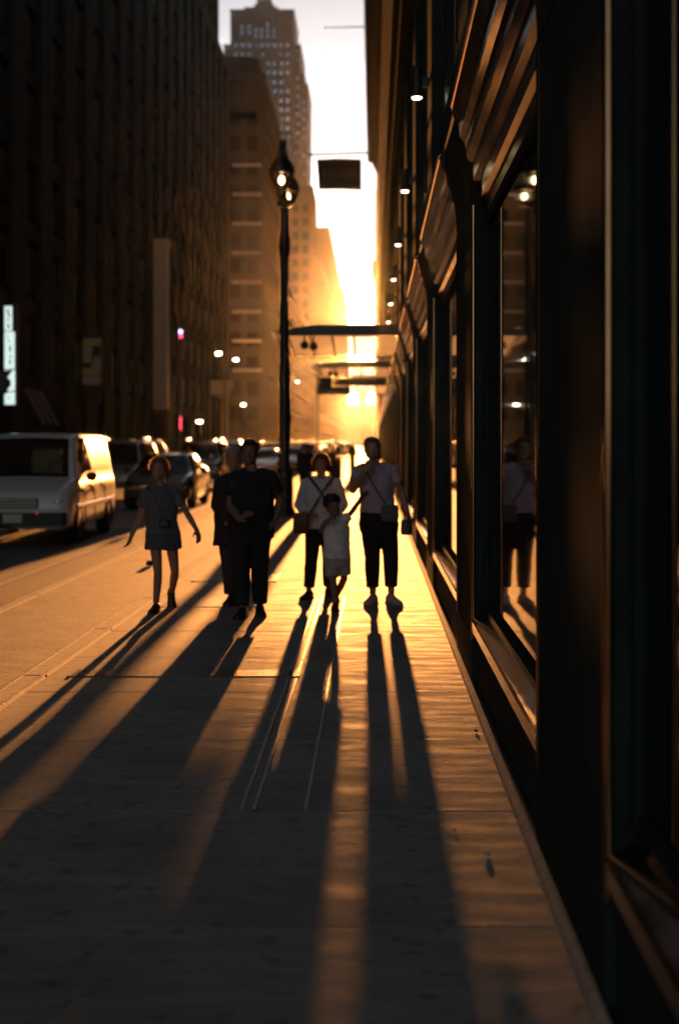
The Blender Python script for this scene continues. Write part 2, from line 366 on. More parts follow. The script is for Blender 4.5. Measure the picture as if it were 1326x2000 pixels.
sp('cornice', MB().prism_y([(.9,32.45),(.35,32.45),(.2,32.9),(.05,33.0),(-.1,33.5),(-.55,33.6),(-.62,33.8),(-.66,34.2),(-.66,34.6),(.9,35.0)], Y0, Y1+.6), M['darkstone'])

# wall downlights on the piers
def wall_lamp(y, lab):
    w = empty('wall_lamp', (.63, y, 5.42))
    MB().lathe([(.0,.34),(.062,.34),(.066,.33),(.066,.02),(.060,.0),(.05,.0)][::-1], 18, (-.14,0,0)).build('body', M['black'], w, smooth=40)
    MB().lathe([(.0,-.016),(.04,-.014),(.055,-.002),(.055,.004)], 18, (-.14,0,0)).build('lens', M['warmlens'], w, smooth=60)
    MB().box(-.085,.0,-.03,.03,.12,.22).build('bracket', M['black'], w)
    tag(w, lab, 'wall lamp', 'downlights on the shop piers')
ordn = ['nearest', 'second', 'third', 'fourth', 'fifth', 'sixth', 'seventh']
for i in range(7):
    wall_lamp(near[4+i]+PW/2, f'black cylinder downlight high on a shop pier, {ordn[i]} of the row' if i else 'black cylinder downlight high on a shop pier, nearest and topmost of the row')

# ------------------------------------------------------------------ canopies over the pavement
def canopy(y, z, x0, d, lab, th=.20, lamps=True):
    c = empty('entrance_canopy', (.62, y, z)); w = .62 - x0
    # flat deck with tapered outer tip, glazed hip roof above
    MB().prism_y([(-w,.02),(-w+.35,-.07),(-.0,-.07),(-.0,th),(-w+1.1,th),(-w+.3,.08),(-w,.05)], 0, .10).build('fascia', M['lampiron'], c)
    MB().prism_y([(-w+.3,-.36),(-.0,-.36),(-.0,-.32),(-w+.3,-.32)], d-.06, d).build('fascia', M['lampiron'], c)
    MB().add([(-w,.1,.02),(-w+.35,.1,-.07),(-w+.35,d-.1,-.07),(-w,d-.1,.02),(-w,.1,.06),(-w+.3,.1,.08),(-w+.3,d-.1,.0),(-w,d-.1,.03)],
             [(0,3,2,1),(0,4,7,3),(4,5,6,7),(1,2,6,5),(0,1,5,4),(2,3,7,6)]).build('tip', M['ceilpanel'], c)
    n = 5; m = 8; pw = (w-.35)/n; pd = (d-.2)/m
    for i in range(n):
        for j in range(m):
            MB().add([(-w+.35+i*pw+.03,.1+j*pd+.03,.13-.40*j/m),(-w+.35+(i+1)*pw-.03,.1+j*pd+.03,.13-.40*j/m),(-w+.35+(i+1)*pw-.03,.1+(j+1)*pd-.03,.13-.40*(j+.9)/m),(-w+.35+i*pw+.03,.1+(j+1)*pd-.03,.13-.40*(j+.9)/m)], [(0,1,2,3)]).build('soffit_panel', M['ceilpanel'], c)
    for i in range(n+1): MB().add([(-w+.35+i*pw+sx,yy,zz+dz) for yy,zz in ((.1,.12),(d-.06,-.28)) for sx,dz in ((-.027,-.06),(.027,-.06),(.027,.05),(-.027,.05))], [(0,1,2,3),(4,7,6,5),(0,4,5,1),(1,5,6,2),(2,6,7,3),(3,7,4,0)]).build('beam', M['lampiron'], c)
    if lamps:
        for (a, b) in ((-w+.78,.5),(-w+.98,.9)):
            s = MB().tube([(a,b,.06),(a,b,-.17)], .02, 8).build('hanging_stem', M['black'], c)
            MB().ball((a,b,-.26), (.10,.10,.11), 14, 9).build('globe_spot', M['black'], c, smooth=180)
    tag(c, lab, 'canopy'); return c
canopy(33.7, 4.18, -2.42, 4.3, 'nearest flat entrance canopy over the pavement behind the lamp post, globe spots below')
canopy(54.0, 4.48, -2.40, 4.0, 'second flat entrance canopy seen beneath the nearest one')
canopy(59.2, 4.02, -1.87, 3.2, 'third dark deep-fascia canopy just beyond the second one', th=.36, lamps=False)

hs = empty('shade_board', (-1.60, 59.0, 3.55))  # board added to keep the low sun off the near left pavement
MB().box(-.70,.68,0,.12,0,.36).build('board', M['lampiron'], hs)
for x in (-.5,.5): MB().tube([(x,.06,.36),(x,.06,.44)], .015, 6).build('hanger', M['lampiron'], hs)
tag(hs, 'long dark board added below the third canopy to shade the pavement', 'sign')
# ------------------------------------------------------------------ banner and flagpoles
bn = empty('hanging_banner', at(717, 299, 60)); bx = at(717,299,60)
p = lambda px, py, Y=60: at(px,py,Y) - bx
MB().tube([p(600,302), p(722,298)], .045, 8).build('pole', M['lampiron'], bn)
g = MB(); nx, nz_ = 16, 10; vs = []
for j in range(nz_+1):
    for i in range(nx+1):
        u, v = i/nx, j/nz_
        q = p(618,311)*(1-u)*(1-v)+p(706,311)*u*(1-v)+p(622,370.5)*(1-u)*v+p(706.5,371.5)*u*v
        vs.append((q.x, q.y+.05*math.sin(6*u+2*v)*v, q.z+.035*math.sin(math.pi*u)*(v-.6)*2*-1*(1-v)))
fs = [(j*(nx+1)+i, j*(nx+1)+i+1, (j+1)*(nx+1)+i+1, (j+1)*(nx+1)+i) for j in range(nz_) for i in range(nx)]
o = MB().add(vs, fs).build('cloth', M['canvas'], bn, 180); sm = o.modifiers.new('thick', 'SOLIDIFY'); sm.thickness = .012
for px in (622, 702):
    MB().tube([p(px,301.3), p(px,312)], .008, 6).build('cord', M['lampiron'], bn)
fc = bpy.data.curves.new('lettering', 'FONT'); fc.body = 'DESER'; fc.size = .50; fc.extrude = .003; fc.align_x = 'CENTER'; fc.align_y = 'CENTER'
fc.materials.append(M['bannerink']); tmp = link('tmp', fc); lme = bpy.data.meshes.new_from_object(tmp.evaluated_get(bpy.context.evaluated_depsgraph_get())); bpy.data.objects.remove(tmp); lme.name = 'lettering'
lt = link('lettering', lme, bn, p(663,341)+Vector((0,-.075,0))); lt.rotation_euler = (R(90),0,0)
tag(bn, 'dark rectangular banner hanging from a horizontal pole against the bright sky', 'banner')
fp = empty('flagpole', at(711,52.5,60)); q0 = at(711,52.5,60)
MB().tube([at(722,52,60)-q0, at(641,54,60)-q0], [.03,.02], 8).build('pole', M['lampiron'], fp)
MB().ball(at(636,54,60)-q0, .05, 10, 7).build('finial', M['bronze2'], fp, smooth=180)
MB().tube([at(642,54,60)-q0, at(636,54,60)-q0], .008, 6).build('spike', M['lampiron'], fp)
tag(fp, 'bare thin flagpole sticking out over the street near the top', 'flagpole')

# ------------------------------------------------------------------ twin-lantern lamp post
LPX, LPY = -1.89, 30.5
lp = empty('street_lamp', (LPX, LPY, 0))
MB().lathe([(.24,0),(.24,.10),(.21,.14),(.19,.20),(.185,.80),(.20,.86),(.17,.95),(.125,1.05)], 16).build('base', M['lampiron'], lp, smooth=35)
MB().lathe([(.115,1.05),(.108,2.5),(.092,4.2),(.078,5.0),(.075,5.55)], 16).build('shaft', M['lampiron'], lp, smooth=60)
MB().lathe([(.075,5.55),(.10,5.60),(.13,5.80),(.125,5.95),(.085,6.15),(.075,6.3),(.07,6.62),(.16,6.66),(.17,6.72),(.12,6.78),(.07,6.82),(.06,7.2),(.045,7.9),(.06,7.95),(.01,8.1)], 18).build('capital', M['lampiron'], lp, smooth=50)
for s, lab in ((-1, 'lantern'), (1, 'lantern')):
    MB().tube([(0,0,6.86),(0,s*.25,7.05),(0,s*.55,7.3),(0,s*.85,7.42),(0,s*1.0,7.40)], [.035,.035,.03,.028,.028], 8).build('arm', M['lampiron'], lp, smooth=60)
    MB().tube([(0,s*.2,6.9),(0,s*.45,6.98),(0,s*.55,7.12),(0,s*.42,7.2)], .018, 7).build('scroll', M['lampiron'], lp, smooth=60)
    ln = empty('lantern', (0, s*1.0, 7.0)); ln.parent = lp
    MB().lathe([(.265,.16),(.275,.20),(.25,.30),(.20,.40),(.12,.50),(.06,.56),(.055,.66),(.07,.70),(.03,.76),(.015,.90),(.002,.96)], 22).build('hood', M['lampiron'], ln, smooth=50)
    MB().lathe([(.272,.135),(.276,.155),(.262,.16)], 22).build('rim_ring', M['bronze2'], ln, smooth=60)
    MB().lathe([(.006,-.25),(.05,-.235),(.13,-.16),(.20,-.03),(.245,.10),(.25,.135)], 22).build('globe', M['lampglass'], ln, smooth=180)
    MB().ball((0,0,.02), (.06,.06,.09), 12, 8).build('bulb', M['bulb'], ln, smooth=180)
tag(lp, 'tall black twin-lantern street lamp standing near the kerb', 'street lamp')

# sign pole farther along the kerb
sg = empty('sign_pole', (-2.02, 52, 0))
MB().tube([(0,0,0),(0,0,4.05)], .035, 10).build('pole', M['lampiron'], sg)
MB().box(.03,.53,-.012,.012,3.52,3.98).build('sign_plate', M['black'], sg)
MB().box(.05,.51,-.018,-.0125,3.72,3.78).build('sign_stripe', M['greystone'], sg)
tag(sg, 'slim kerbside pole with a small dark square sign below the second canopy', 'sign')
# litter bin
lb = empty('litter_bin', (-1.55, 60, 0))
MB().lathe([(.20,.06),(.235,.10),(.25,.80),(.26,.84),(.23,.88)], 18).build('drum', M['lampiron'], lb, smooth=50)
MB().lathe([(.27,.88),(.27,.93),(.18,1.0),(.10,1.02)], 18).build('lid', M['lampiron'], lb, smooth=50)
MB().lathe([(.17,0),(.17,.06)], 18).build('foot', M['lampiron'], lb, smooth=50)
tag(lb, 'dark round litter bin on the pavement behind the woman in the pale sweater', 'bin')

# ------------------------------------------------------------------ buildings
LX = -16.0
def building(name, lab, x0, x1, y0, y1, h, wall, east=None, south=None, z0=0.0, parent=None, pier=.5, floor=3.6, lo=5.0, cw=1.6):
    """box block; east = (ya, yb, bays) window grid on the +x face, south = (xa, xb, bays) on the -y face"""
    b = parent or tag(empty(name, ((x0+x1)/2, y0, 0)), lab, 'building')
    base = Vector(b.location)
    def part(nm, mb, m): o = mb.build(nm, m); o.location = -base; o.parent = b; return o
    part('wall', MB().box(x0, x1, y0, y1, z0-.2 if z0 == 0 else z0, h), wall)
    part('parapet', MB().box(x0-.2, x1+.35, y0-.35, y1+.1, h-.9, h+.5), wall)
    for face, g in (('e', east), ('s', south)):
        if not g: continue
        a, c, n = g; st = (c-a)/n; nf = max(1, int((h-1.4-(z0+lo))/floor))
        bz = (lambda t0,t1,d0,d1,za,zb: MB().box(x1+d0,x1+d1,t0,t1,za,zb)) if face == 'e' else (lambda t0,t1,d0,d1,za,zb: MB().box(t0,t1,y0-d1,y0-d0,za,zb))
        for i in range(n+1):
            t = a+i*st; part('pier', bz(max(a,t-pier/2), min(c,t+pier/2), -.02, .32, z0, h-.95), wall)
        for k in range(nf+1):
            z = z0+lo+k*floor-.75; part('spandrel', bz(a, c, -.02, .16, z-.45, z+.4), wall)
        if face == 'e': wm = bz(0, cw, .0, .05, 0, floor-1.5).mesh('window', M['farglass'])
        else: wm = bz(0, cw, .0, .05, 0, floor-1.5).mesh('window', M['farglass'])
        for i in range(n):
            for k in range(nf):
                t = a+(i+.5)*st-cw/2; z = z0+lo+k*floor-.1
                o = link('window', wm, b); o.location = Vector((0, t, z) if face == 'e' else (t, 0, z)) - base
    return b
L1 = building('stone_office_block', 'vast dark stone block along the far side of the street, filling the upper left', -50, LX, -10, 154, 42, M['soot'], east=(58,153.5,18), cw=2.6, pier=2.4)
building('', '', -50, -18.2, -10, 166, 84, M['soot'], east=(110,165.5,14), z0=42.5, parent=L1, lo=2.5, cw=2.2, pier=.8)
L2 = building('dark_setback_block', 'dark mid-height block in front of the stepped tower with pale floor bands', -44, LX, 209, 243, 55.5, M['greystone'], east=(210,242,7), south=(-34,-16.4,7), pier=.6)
o = MB().prism_z(rrect(-28,-17,212,236,2.5,4), 55.5, 59.2).build('penthouse', M['greystone'], None, 40); o.location = -Vector(L2.location); o.parent = L2
for k in range(8):
    z = 12+k*4.3
    o = MB().box(-20.6,-16.3,208.55,208.67,z,z+.45).build('floor_band', M['palestone'], L2); o.location = -Vector(L2.location)
o = MB().box(-20.8,-16.9,208.5,208.66,49.2,50.0).build('clerestory', M['winglass'], L2); o.location = -Vector(L2.location)
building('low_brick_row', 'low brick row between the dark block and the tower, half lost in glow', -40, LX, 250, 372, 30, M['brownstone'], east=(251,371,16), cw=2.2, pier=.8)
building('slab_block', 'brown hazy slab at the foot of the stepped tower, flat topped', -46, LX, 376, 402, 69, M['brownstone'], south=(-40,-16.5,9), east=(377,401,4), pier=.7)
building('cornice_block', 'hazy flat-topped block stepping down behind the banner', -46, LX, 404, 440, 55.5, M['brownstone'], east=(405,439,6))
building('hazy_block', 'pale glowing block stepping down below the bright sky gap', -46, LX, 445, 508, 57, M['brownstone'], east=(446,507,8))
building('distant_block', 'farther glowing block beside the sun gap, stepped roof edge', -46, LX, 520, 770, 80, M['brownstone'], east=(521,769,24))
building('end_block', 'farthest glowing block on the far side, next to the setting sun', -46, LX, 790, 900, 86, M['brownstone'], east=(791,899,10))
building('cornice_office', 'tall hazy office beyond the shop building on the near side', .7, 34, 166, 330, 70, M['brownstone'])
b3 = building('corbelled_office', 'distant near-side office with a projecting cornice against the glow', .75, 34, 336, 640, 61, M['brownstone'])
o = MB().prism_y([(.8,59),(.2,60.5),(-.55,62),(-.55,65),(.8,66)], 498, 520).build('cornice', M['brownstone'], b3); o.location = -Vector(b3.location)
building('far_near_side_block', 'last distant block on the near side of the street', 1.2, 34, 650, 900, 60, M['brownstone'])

building('far_skyline_block', 'low hazy block closing the far end of the street under the sun', -34, 30, 1180, 1220, 33, M['brownstone'])
building('far_skyline_tower', 'slim hazy block rising at the far end of the street', -13, -4.5, 1240, 1260, 47, M['brownstone'])
# stepped tower
TY = 430.0; s_ = FPX/TY
tx = lambda px: (px-VX)/s_
tz = lambda py: EYE+(VY-py)/s_
tw = tag(empty('stepped_tower', (tx(515), TY, 0)), 'tall stepped tan tower rising into the bright sky', 'tower')
def tp(nm, mb, m): o = mb.build(nm, m); o.location = -Vector(tw.location); o.parent = tw; return o
for nm, a, b_, top, y0, y1 in (('tower_tier',450,574,22,0,26),('tower_tier',436,586,86,2.5,30),('tower_tier',436,593,138,4.5,32),('tower_tier',434,599.5,158,6,34),('crown_tier',476,541,10,4,20),('crown_tier',494,532,0,6,17),('crown_tier',498,526,-14,8,15)):
    tp(nm, MB().box(tx(a), tx(b_), TY+y0, TY+y1, -.2, tz(top)), M['stone'])
    tp('coping', MB().box(tx(a)-.15, tx(b_)+.15, TY+y0-.15, TY+y1+.1, tz(top)-.05, tz(top)+.6), M['stone'])
def pierr(a, b_, t0, t1, dep=0): tp('tower_pier', MB().box(tx(a), tx(b_), TY+dep-.9, TY+dep+.05, tz(t1), tz(t0)), M['stone'])
for a in (452,465,478,491,503,515,527,540,553,565): pierr(a, a+5.5, 28 if 470 < a < 560 else 34, 400)
for a in (438,446): pierr(a, a+4, 90, 400, 2.5)
for a in (575,582.5): pierr(a, a+3, 92, 420, 2.5)
for a in (588,): pierr(a, a+2.4, 142, 420, 4.5)
for a in (595,): pierr(a, a+2, 162, 420, 6)
wt = MB().box(0, .68, -.10, 0, 0, 1.1).mesh('window', M['towerglass'])
def tw_win(px, py, dep=0):
    if random.random() < .22: return
    link('window', wt, tw, Vector((tx(px), TY+dep-.02, tz(py))) - Vector(tw.location))
for py in (52, 63, 74):
    for px in (498.3,504,509.4,521,533.5): tw_win(px, py)
    for px in (470.5,485): tw_win(px, py+4)
for py in range(92, 330, 18):
    for px in (459,471.5,474,484.5,487,497.5,500,509.4,511.8,521.3,523.8,533.3,536.2,546.3,548.8,559.3,562): tw_win(px, py)
    for px in (442.5,): tw_win(px, py, 2.5)
    for px in (579.2,): tw_win(px, py+6, 2.5)
for py in range(176, 340, 18):
    for px in (591.2,): tw_win(px, py, 4.5)

# ------------------------------------------------------------------ signs, lamps and porches along the far side
ls = empty('lit_sign', at(20, 790, 61)); l0 = at(20,790,61)
def lsb(nm, x0, x1, y0, y1, d0, d1, m):
    a, b_ = at(x0,y1,61)-l0, at(x1,y0,61)-l0; return MB().box(a.x,b_.x,d0,d1,a.z,b_.z).build(nm, m, ls)
lsb('cabinet', 7, 33, 594, 793, .02, .35, M['black'])
lsb('face', 10, 30, 722, 790, -.03, .0, M['signwhite']); lsb('face', 10, 29.5, 648, 720, -.03, .0, M['signwhite'])
lsb('face', 10, 24.5, 598, 646, -.03, .0, M['signwhite'])
a = lambda x, y: at(x,y,61)-l0
MB().add([(a(x,y).x,-.045,a(x,y).z) for x,y in ((10,724),(27,722),(16,738),(22,742),(23,752),(17,760),(16,768),(10,770))], [tuple(range(8))]).build('figure_print', M['signink'], ls)
lsb('bracket', 0, 40, 640, 643, .1, .2, M['black'])
for i, (x, y, h) in enumerate(((15,603,9),(17,612,7),(15.5,622,5),(16,632,10),(15,657,3),(17,664,4),(19,675,12),(20,694,5),(19,703,8),(17,776,3))):
    lsb('ink_mark', x, x+3.5, y, y+h, -.036, -.031, M['signink'])
tag(ls, 'tall narrow lit white sign with vertical lettering and a dark figure above the van', 'sign')
ps = empty('block_sign', at(180,750,78)); p0 = at(180,750,78)
M['sg1'] = mat('sign olive', (.30,.33,.13), .6); M['sg2'] = mat('sign grey', (.28,.31,.31), .6)
for i, (x0,x1,y0,y1,m) in enumerate(((163,197,661,675,'sg1'),(162,180,676,688,'sg2'),(162,179,689,699,'sg1'),(163,179,700,708,'sg2'),(183,197,697,707,'sg2'),(180,197,708,718,'sg1'),(161,196,719,733,'sg1'),(161,196,735,751,'sg2'))):
    q0_, q1_ = at(x0,y1,78)-p0, at(x1,y0,78)-p0; MB().box(q0_.x,q1_.x,-.05,.0,q0_.z,q1_.z).build('sign_block', M[m], ps)
q0_, q1_ = at(159,754,78)-p0, at(199,658,78)-p0; MB().box(q0_.x,q1_.x,.005,.2,q0_.z,q1_.z).build('backboard', M['black'], ps); MB().box(q0_.x-.6,q0_.x,.05,.15,1.2,1.3).build('bracket', M['black'], ps)
tag(ps, 'dim olive and grey blocky sign projecting from the dark stone block', 'sign')
bl = empty('pale_pillar', at(312,800,103)); p0 = at(312,800,103); q0_, q1_ = at(298,800,103)-p0, at(327,478,103)-p0
MB().box(q0_.x,q1_.x,-.2,1.2,q0_.z,q1_.z).build('shaft', M['palestone'], bl); MB().box(q0_.x-.1,q1_.x+.1,-.3,1.3,q1_.z,q1_.z+.4).build('cap', M['palestone'], bl)
MB().box(q0_.x-1.5,q0_.x,.2,.8,3,3.6).build('bracket', M['darkstone'], bl); MB().box(q0_.x-.05,q1_.x+.05,-.25,1.25,-p0.z,q0_.z).build('foot', M['darkstone'], bl)
tag(bl, 'tall plain pale vertical pillar standing against the dark block', 'pillar')
ns = empty('neon_sign', at(351,840,116)); p0 = at(351,840,116)
MB().tube([(0,0,.05),(0,0,1.1)], .11, 12).build('neon_tube', M['red'], ns, smooth=60); MB().box(-.2,.2,.12,.2,0,1.2).build('backplate', M['black'], ns); MB().box(-.8,-.2,.12,.18,.5,.6).build('bracket', M['black'], ns)
tag(ns, 'short vertical red neon sign above the dark traffic', 'sign')
vs_ = empty('signal_lamp', at(353,648,110)); MB().ball((0,0,0),(.13,.1,.16),12,8).build('lens', M['violet'], vs_, smooth=180); MB().box(-.22,.22,.11,.3,-.6,.3).build('housing', M['black'], vs_); MB().ball((.03,0,-.35),(.12,.1,.12),12,8).build('red_lens', M['red'], vs_, smooth=180); MB().box(-1.6,-.22,.15,.22,-.1,0).build('bracket', M['black'], vs_)
tag(vs_, 'small violet and red lamp high on the dark facade', 'lamp')
def cobra(px, py, Y, lab, arm=1.8):
    q = at(px,py,Y); o = empty('road_lamp', (q.x-arm, Y, 0))
    MB().tube([(0,0,0),(0,0,q.z-.6),(.1,0,q.z-.1),(.5,0,q.z+.12),(arm-.3,0,q.z+.15)], [.11,.08,.06,.05,.04], 8).build('post', M['iron'], o, smooth=60)
    MB().ball((arm,0,q.z+.1), (.38,.16,.10), 14, 8).build('head', M['greystone'], o, smooth=180)
    MB().ball((arm+.08,0,q.z+.0), (.21,.14,.12), 14, 8).build('lens', M['cool'], o, smooth=180)
    tag(o, lab, 'street lamp', 'road lamps on the far side')
cobra(425, 690, 115, 'lit road lamp on a tall post, left of the pair', .9)
cobra(459, 702, 128, 'lit road lamp on a tall post, right of the pair beside the dark block', .9)
cobra(474, 790, 150, 'lower lit road lamp on the far pavement right of the sunlit porch', .6)
cobra(580, 745, 240, 'distant pale road lamp just right of the lamp post shaft', .9)
cobra(388, 823, 112, 'low lit lamp left of the sunlit porch', .5)

def porch():
    b = empty('columned_porch', (-14.4, 139, 0), R(7))
    for i in range(6): MB().lathe([(.42,0),(.42,.3),(.30,.4),(.26,5.9),(.40,6.1),(.40,6.3)], 14, (0, i*5.0, 0)).build('column', M['palestone'], b, smooth=40)
    MB().box(-1.6,.45,-.6,25.6,6.3,7.0).build('architrave', M['palestone'], b); MB().box(-1.6,.65,-.8,25.8,7.0,7.6).build('cornice', M['palestone'], b)
    MB().box(-1.6,-1.2,-.6,25.6,0,6.3).build('back_wall', M['darkstone'], b)
    tag(b, 'sunlit columned stone porch below the road lamps', 'porch')
porch()
fl = empty('striped_flag', at(44, 758, 60)); p0 = at(44,758,60)
sa = mat('flag red', (.16,.03,.03), .8); sb = mat('flag white', (.22,.21,.2), .8)
for i in range(6):
    u = i/6
    A = at(44+46*u*.8, 758+u*6, 60)-p0; B = at(44+46*(u+1/6)*.8, 758+(u+1/6)*6, 60)-p0
    o = MB().add([A, B, B+Vector((.75,.03*i,-1.45)), A+Vector((.75,.03*i,-1.45))], [(0,1,2,3)]).build('stripe', (sa, sb)[i%2], fl); k = o.modifiers.new('thick','SOLIDIFY'); k.thickness = .01
MB().tube([(-1.2,0,-.25),(1.0,0,.05)], .025, 8).build('pole', M['iron'], fl)
tag(fl, 'dim striped flag drooping from a pole below the lit sign', 'flag')

# ------------------------------------------------------------------ vehicles
M['marker'] = glow('dim marker lens', (.8,.03,.03), .12)
def lerp(a, b, t): return a+(b-a)*t
KINDS = {
 # stations: y, half width, underside, belt, roof, roof half width ; windscreen y-range, side glass y-ranges, rear y-range
 'sedan': dict(st=[(0,.74,.32,.56,.60,.55),(.12,.84,.24,.64,.69,.66),(.6,.90,.20,.78,.85,.74),(1.3,.915,.20,.88,.95,.78),(2.05,.915,.20,.92,1.37,.62),(2.7,.915,.20,.94,1.43,.63),(3.3,.915,.20,.95,1.40,.62),(4.0,.91,.22,.97,1.06,.70),(4.55,.88,.26,.93,.99,.68),(4.72,.80,.34,.72,.78,.6)],
               ws=(1.3,2.05), sg=[(1.75,2.62),(2.74,3.55)], rg=(3.35,3.98), wheels=(.86,3.72), wr=.32),
 'suv': dict(st=[(0,.80,.38,.70,.74,.6),(.1,.90,.32,.84,.90,.72),(.55,.95,.28,.96,1.04,.80),(1.15,.96,.28,1.06,1.13,.82),(1.75,.96,.28,1.10,1.68,.70),(2.3,.96,.28,1.12,1.78,.72),(4.2,.96,.28,1.12,1.77,.72),(4.7,.95,.30,1.10,1.62,.70),(4.85,.90,.38,.95,1.10,.66)],
             ws=(1.15,1.75), sg=[(1.6,2.5),(2.6,3.5),(3.6,4.35)], rg=(4.3,4.72), wheels=(.9,3.9), wr=.37),
 'van': dict(st=[(0,.78,.36,.66,.70,.62),(.07,.90,.28,.82,.89,.76),(.55,.955,.25,.97,1.06,.84),(.85,.96,.25,1.02,1.12,.85),(1.5,.96,.25,1.05,1.78,.74),(1.9,.96,.25,1.06,1.87,.76),(4.4,.96,.25,1.06,1.87,.76),(4.62,.95,.28,1.05,1.80,.75),(4.75,.92,.34,1.0,1.50,.74)],
             ws=(.85,1.5), sg=[(1.30,2.1)], rg=(4.45,4.72), wheels=(.82,3.85), wr=.34),
}
def catm(p0, p1, p2, p3, t):
    return [lerp(b, c, t)*.55 + .45*.5*((2*b)+(-a+c)*t+(2*a-5*b+4*c-d)*t*t+(-a+3*b-3*c+d)*t**3) for a,b,c,d in zip(p0,p1,p2,p3)]
def car_grid(K):
    st = K['st']; out = []; SUB = 6
    for i in range(len(st)-1):
        p = [st[max(i-1,0)], st[i], st[i+1], st[min(i+2,len(st)-1)]]
        for k in range(SUB): out.append(catm(*p, k/SUB))
    out.append(list(st[-1])); return out
def section(s):
    y, w, zb, be, ro, wr = s; h = be-zb; up = ro-be
    half = [(0,zb),(.80*w,zb),(.94*w,zb+.03),(.985*w,zb+.14*h),(w,zb+.4*h),(w,zb+.62*h),(.995*w,zb+.80*h),(.975*w,be-.03),(.955*w,be)]
    k = 4
    for j in range(1, k+1): t = j/(k+1); half.append((lerp(.955*w,wr,t+.10*math.sin(math.pi*t)*-1), be+up*.90*t))
    half += [(wr,be+up*.90),(wr-.035,be+up*.965),(wr-.11,be+up*.99),(wr*.5,be+up*1.0),(0,be+up*1.0+.012)]
    return [(x,y,z) for x,z in half] + [(-x,y,z) for x,z in half[-2:0:-1]]
def make_car(name, kind, paint, lab, loc, rz=0.0, detail=True, lights=True, extra=None):
    K = KINDS[kind]; G = car_grid(K); rs = [section(g) for g in G]; n = len(rs[0]); half = (n+2)//2
    root = empty(name, loc, rz); body, ws, sgl = MB(), MB(), MB()
    vs = [p for r in rs for p in r]
    bf, wf, sf = [], [], []
    cell = lambda i, j: (i*n+j, i*n+(j+1)%n, (i+1)*n+(j+1)%n, (i+1)*n+j)
    iroof = 13
    for i in range(len(rs)-1):
        ym = (rs[i][0][1]+rs[i+1][0][1])/2
        for j in range(n):
            jj = j if j < half-1 else n-1-j                     # mirrored column index
            f = cell(i, j)
            ontop = jj >= iroof+2
            side = 8 < jj < iroof
            if ontop and (K['ws'][0]+.03 < ym < K['ws'][1]-.0 or K['rg'][0] < ym < K['rg'][1]-.05): wf.append(f)
            elif side and any(a < ym < b for a,b in K['sg']) and ((G[i][4]-G[i][3]) > .28): sf.append(f)
            else: bf.append(f)
    caps = [tuple(range(n-1,-1,-1)), tuple(range((len(rs)-1)*n, len(rs)*n))]
    def sub(fl): 
        idx = sorted({k for f in fl for k in f}); mpd = {k:i for i,k in enumerate(idx)}
        return MB().add([vs[k] for k in idx], [tuple(mpd[k] for k in f) for f in fl])
    sub(bf+caps).build('body', paint, root, smooth=40)
    def groups(fl):
        left = list(fl); out = []
        while left:
            g = [left.pop()]; seen = set(g[0]); grow = True
            while grow:
                grow = False
                for f in left[:]:
                    if seen & set(f): g.append(f); seen |= set(f); left.remove(f); grow = True
            out.append(g)
        return out
    for g in groups(wf): sub(g).build('windscreen', M['carglass'], root, smooth=40)
    for g in groups(sf): sub(g).build('side_window', M['carglass'], root, smooth=40)
    W0 = K['st'][3][1]; r = K['wr']
    for y in K['wheels']:
        for s in (-1, 1):
            wh = empty('wheel', (s*(W0-.11), y, r+.0)); wh.parent = root; wh.rotation_euler = (0, R(90)*s, 0)
            MB().lathe([(r*.62,-.10),(r*.9,-.11),(r,-.08),(r,.08),(r*.9,.115),(r*.66,.115),(r*.62,.09)], 20).build('tyre', M['tyre'], wh, smooth=40)
            MB().lathe([(.02,.085),(r*.25,.09),(r*.5,.075),(r*.63,.10),(r*.64,.0)], 20).build('rim', M['rim'], wh, smooth=40)
            if detail: MB().rings([[(s*(W0+.004)-wx, y+(r+.075)*math.cos(R(a)), r+(r+.075)*math.sin(R(a))) for wx in (0, .0)] + [(s*(W0-.06), y+(r-.01)*math.cos(R(a)), r+(r-.01)*math.sin(R(a)))] for a in range(-20,201,20)], False).build('wheel_arch', M['black'], root)
    f = K['st']; hw = f[1][1]; zh = f[1][3]
    for s in (-1, 1):
        MB().ball((s*(hw-.20),.07,zh-.10), (.16,.07,.075), 14, 8).build('headlight', M['headlamp'], root, smooth=180)
        if kind == 'suv': MB().ball((s*(K['st'][5][5]-.05), 3.0, K['st'][5][4]+.05), (.035,1.0,.045), 14, 16).build('glint_rail', M['chrome'], root, smooth=180)  # chrome ellipsoid added to give the roof a sun glint
        if not detail: MB().ball((s*(W0+.08), K['ws'][0]+.42, f[3][3]+.16), (.11,.07,.10), 12, 8).build('mirror', M['chrome'], root, smooth=180)  # chrome dome added on far cars for its sun glint
        if detail:
            MB().ball((s*(W0+.10), K['ws'][0]+.42, f[3][3]+.10), (.10,.06,.085), 12, 8).build('mirror', M['black'], root, smooth=180)
            MB().ball((s*(K['st'][-2][1]-.1), K['st'][-1][0]-.05, .8), (.07,.05,.11), 10, 7).build('tail_light', M['taillight'], root, smooth=180)
    if kind == 'sedan': MB().ball((0, K['ws'][1]+.12, K['st'][4][4]+.025), (.56,.05,.035), 18, 10).build('glint_trim', M['chrome'], root, smooth=180)  # chrome bar added above the windscreen for its sun glint
    MB().prism_z(rrect(-hw*.96,hw*.96,-.09,.12,.07,3), f[0][2]-.02, f[0][2]+.19).build('bumper', M['black'], root, smooth=40)
    MB().box(-.40,.40,-.02,.05,zh-.20,zh-.03).build('grille', M['black'], root)
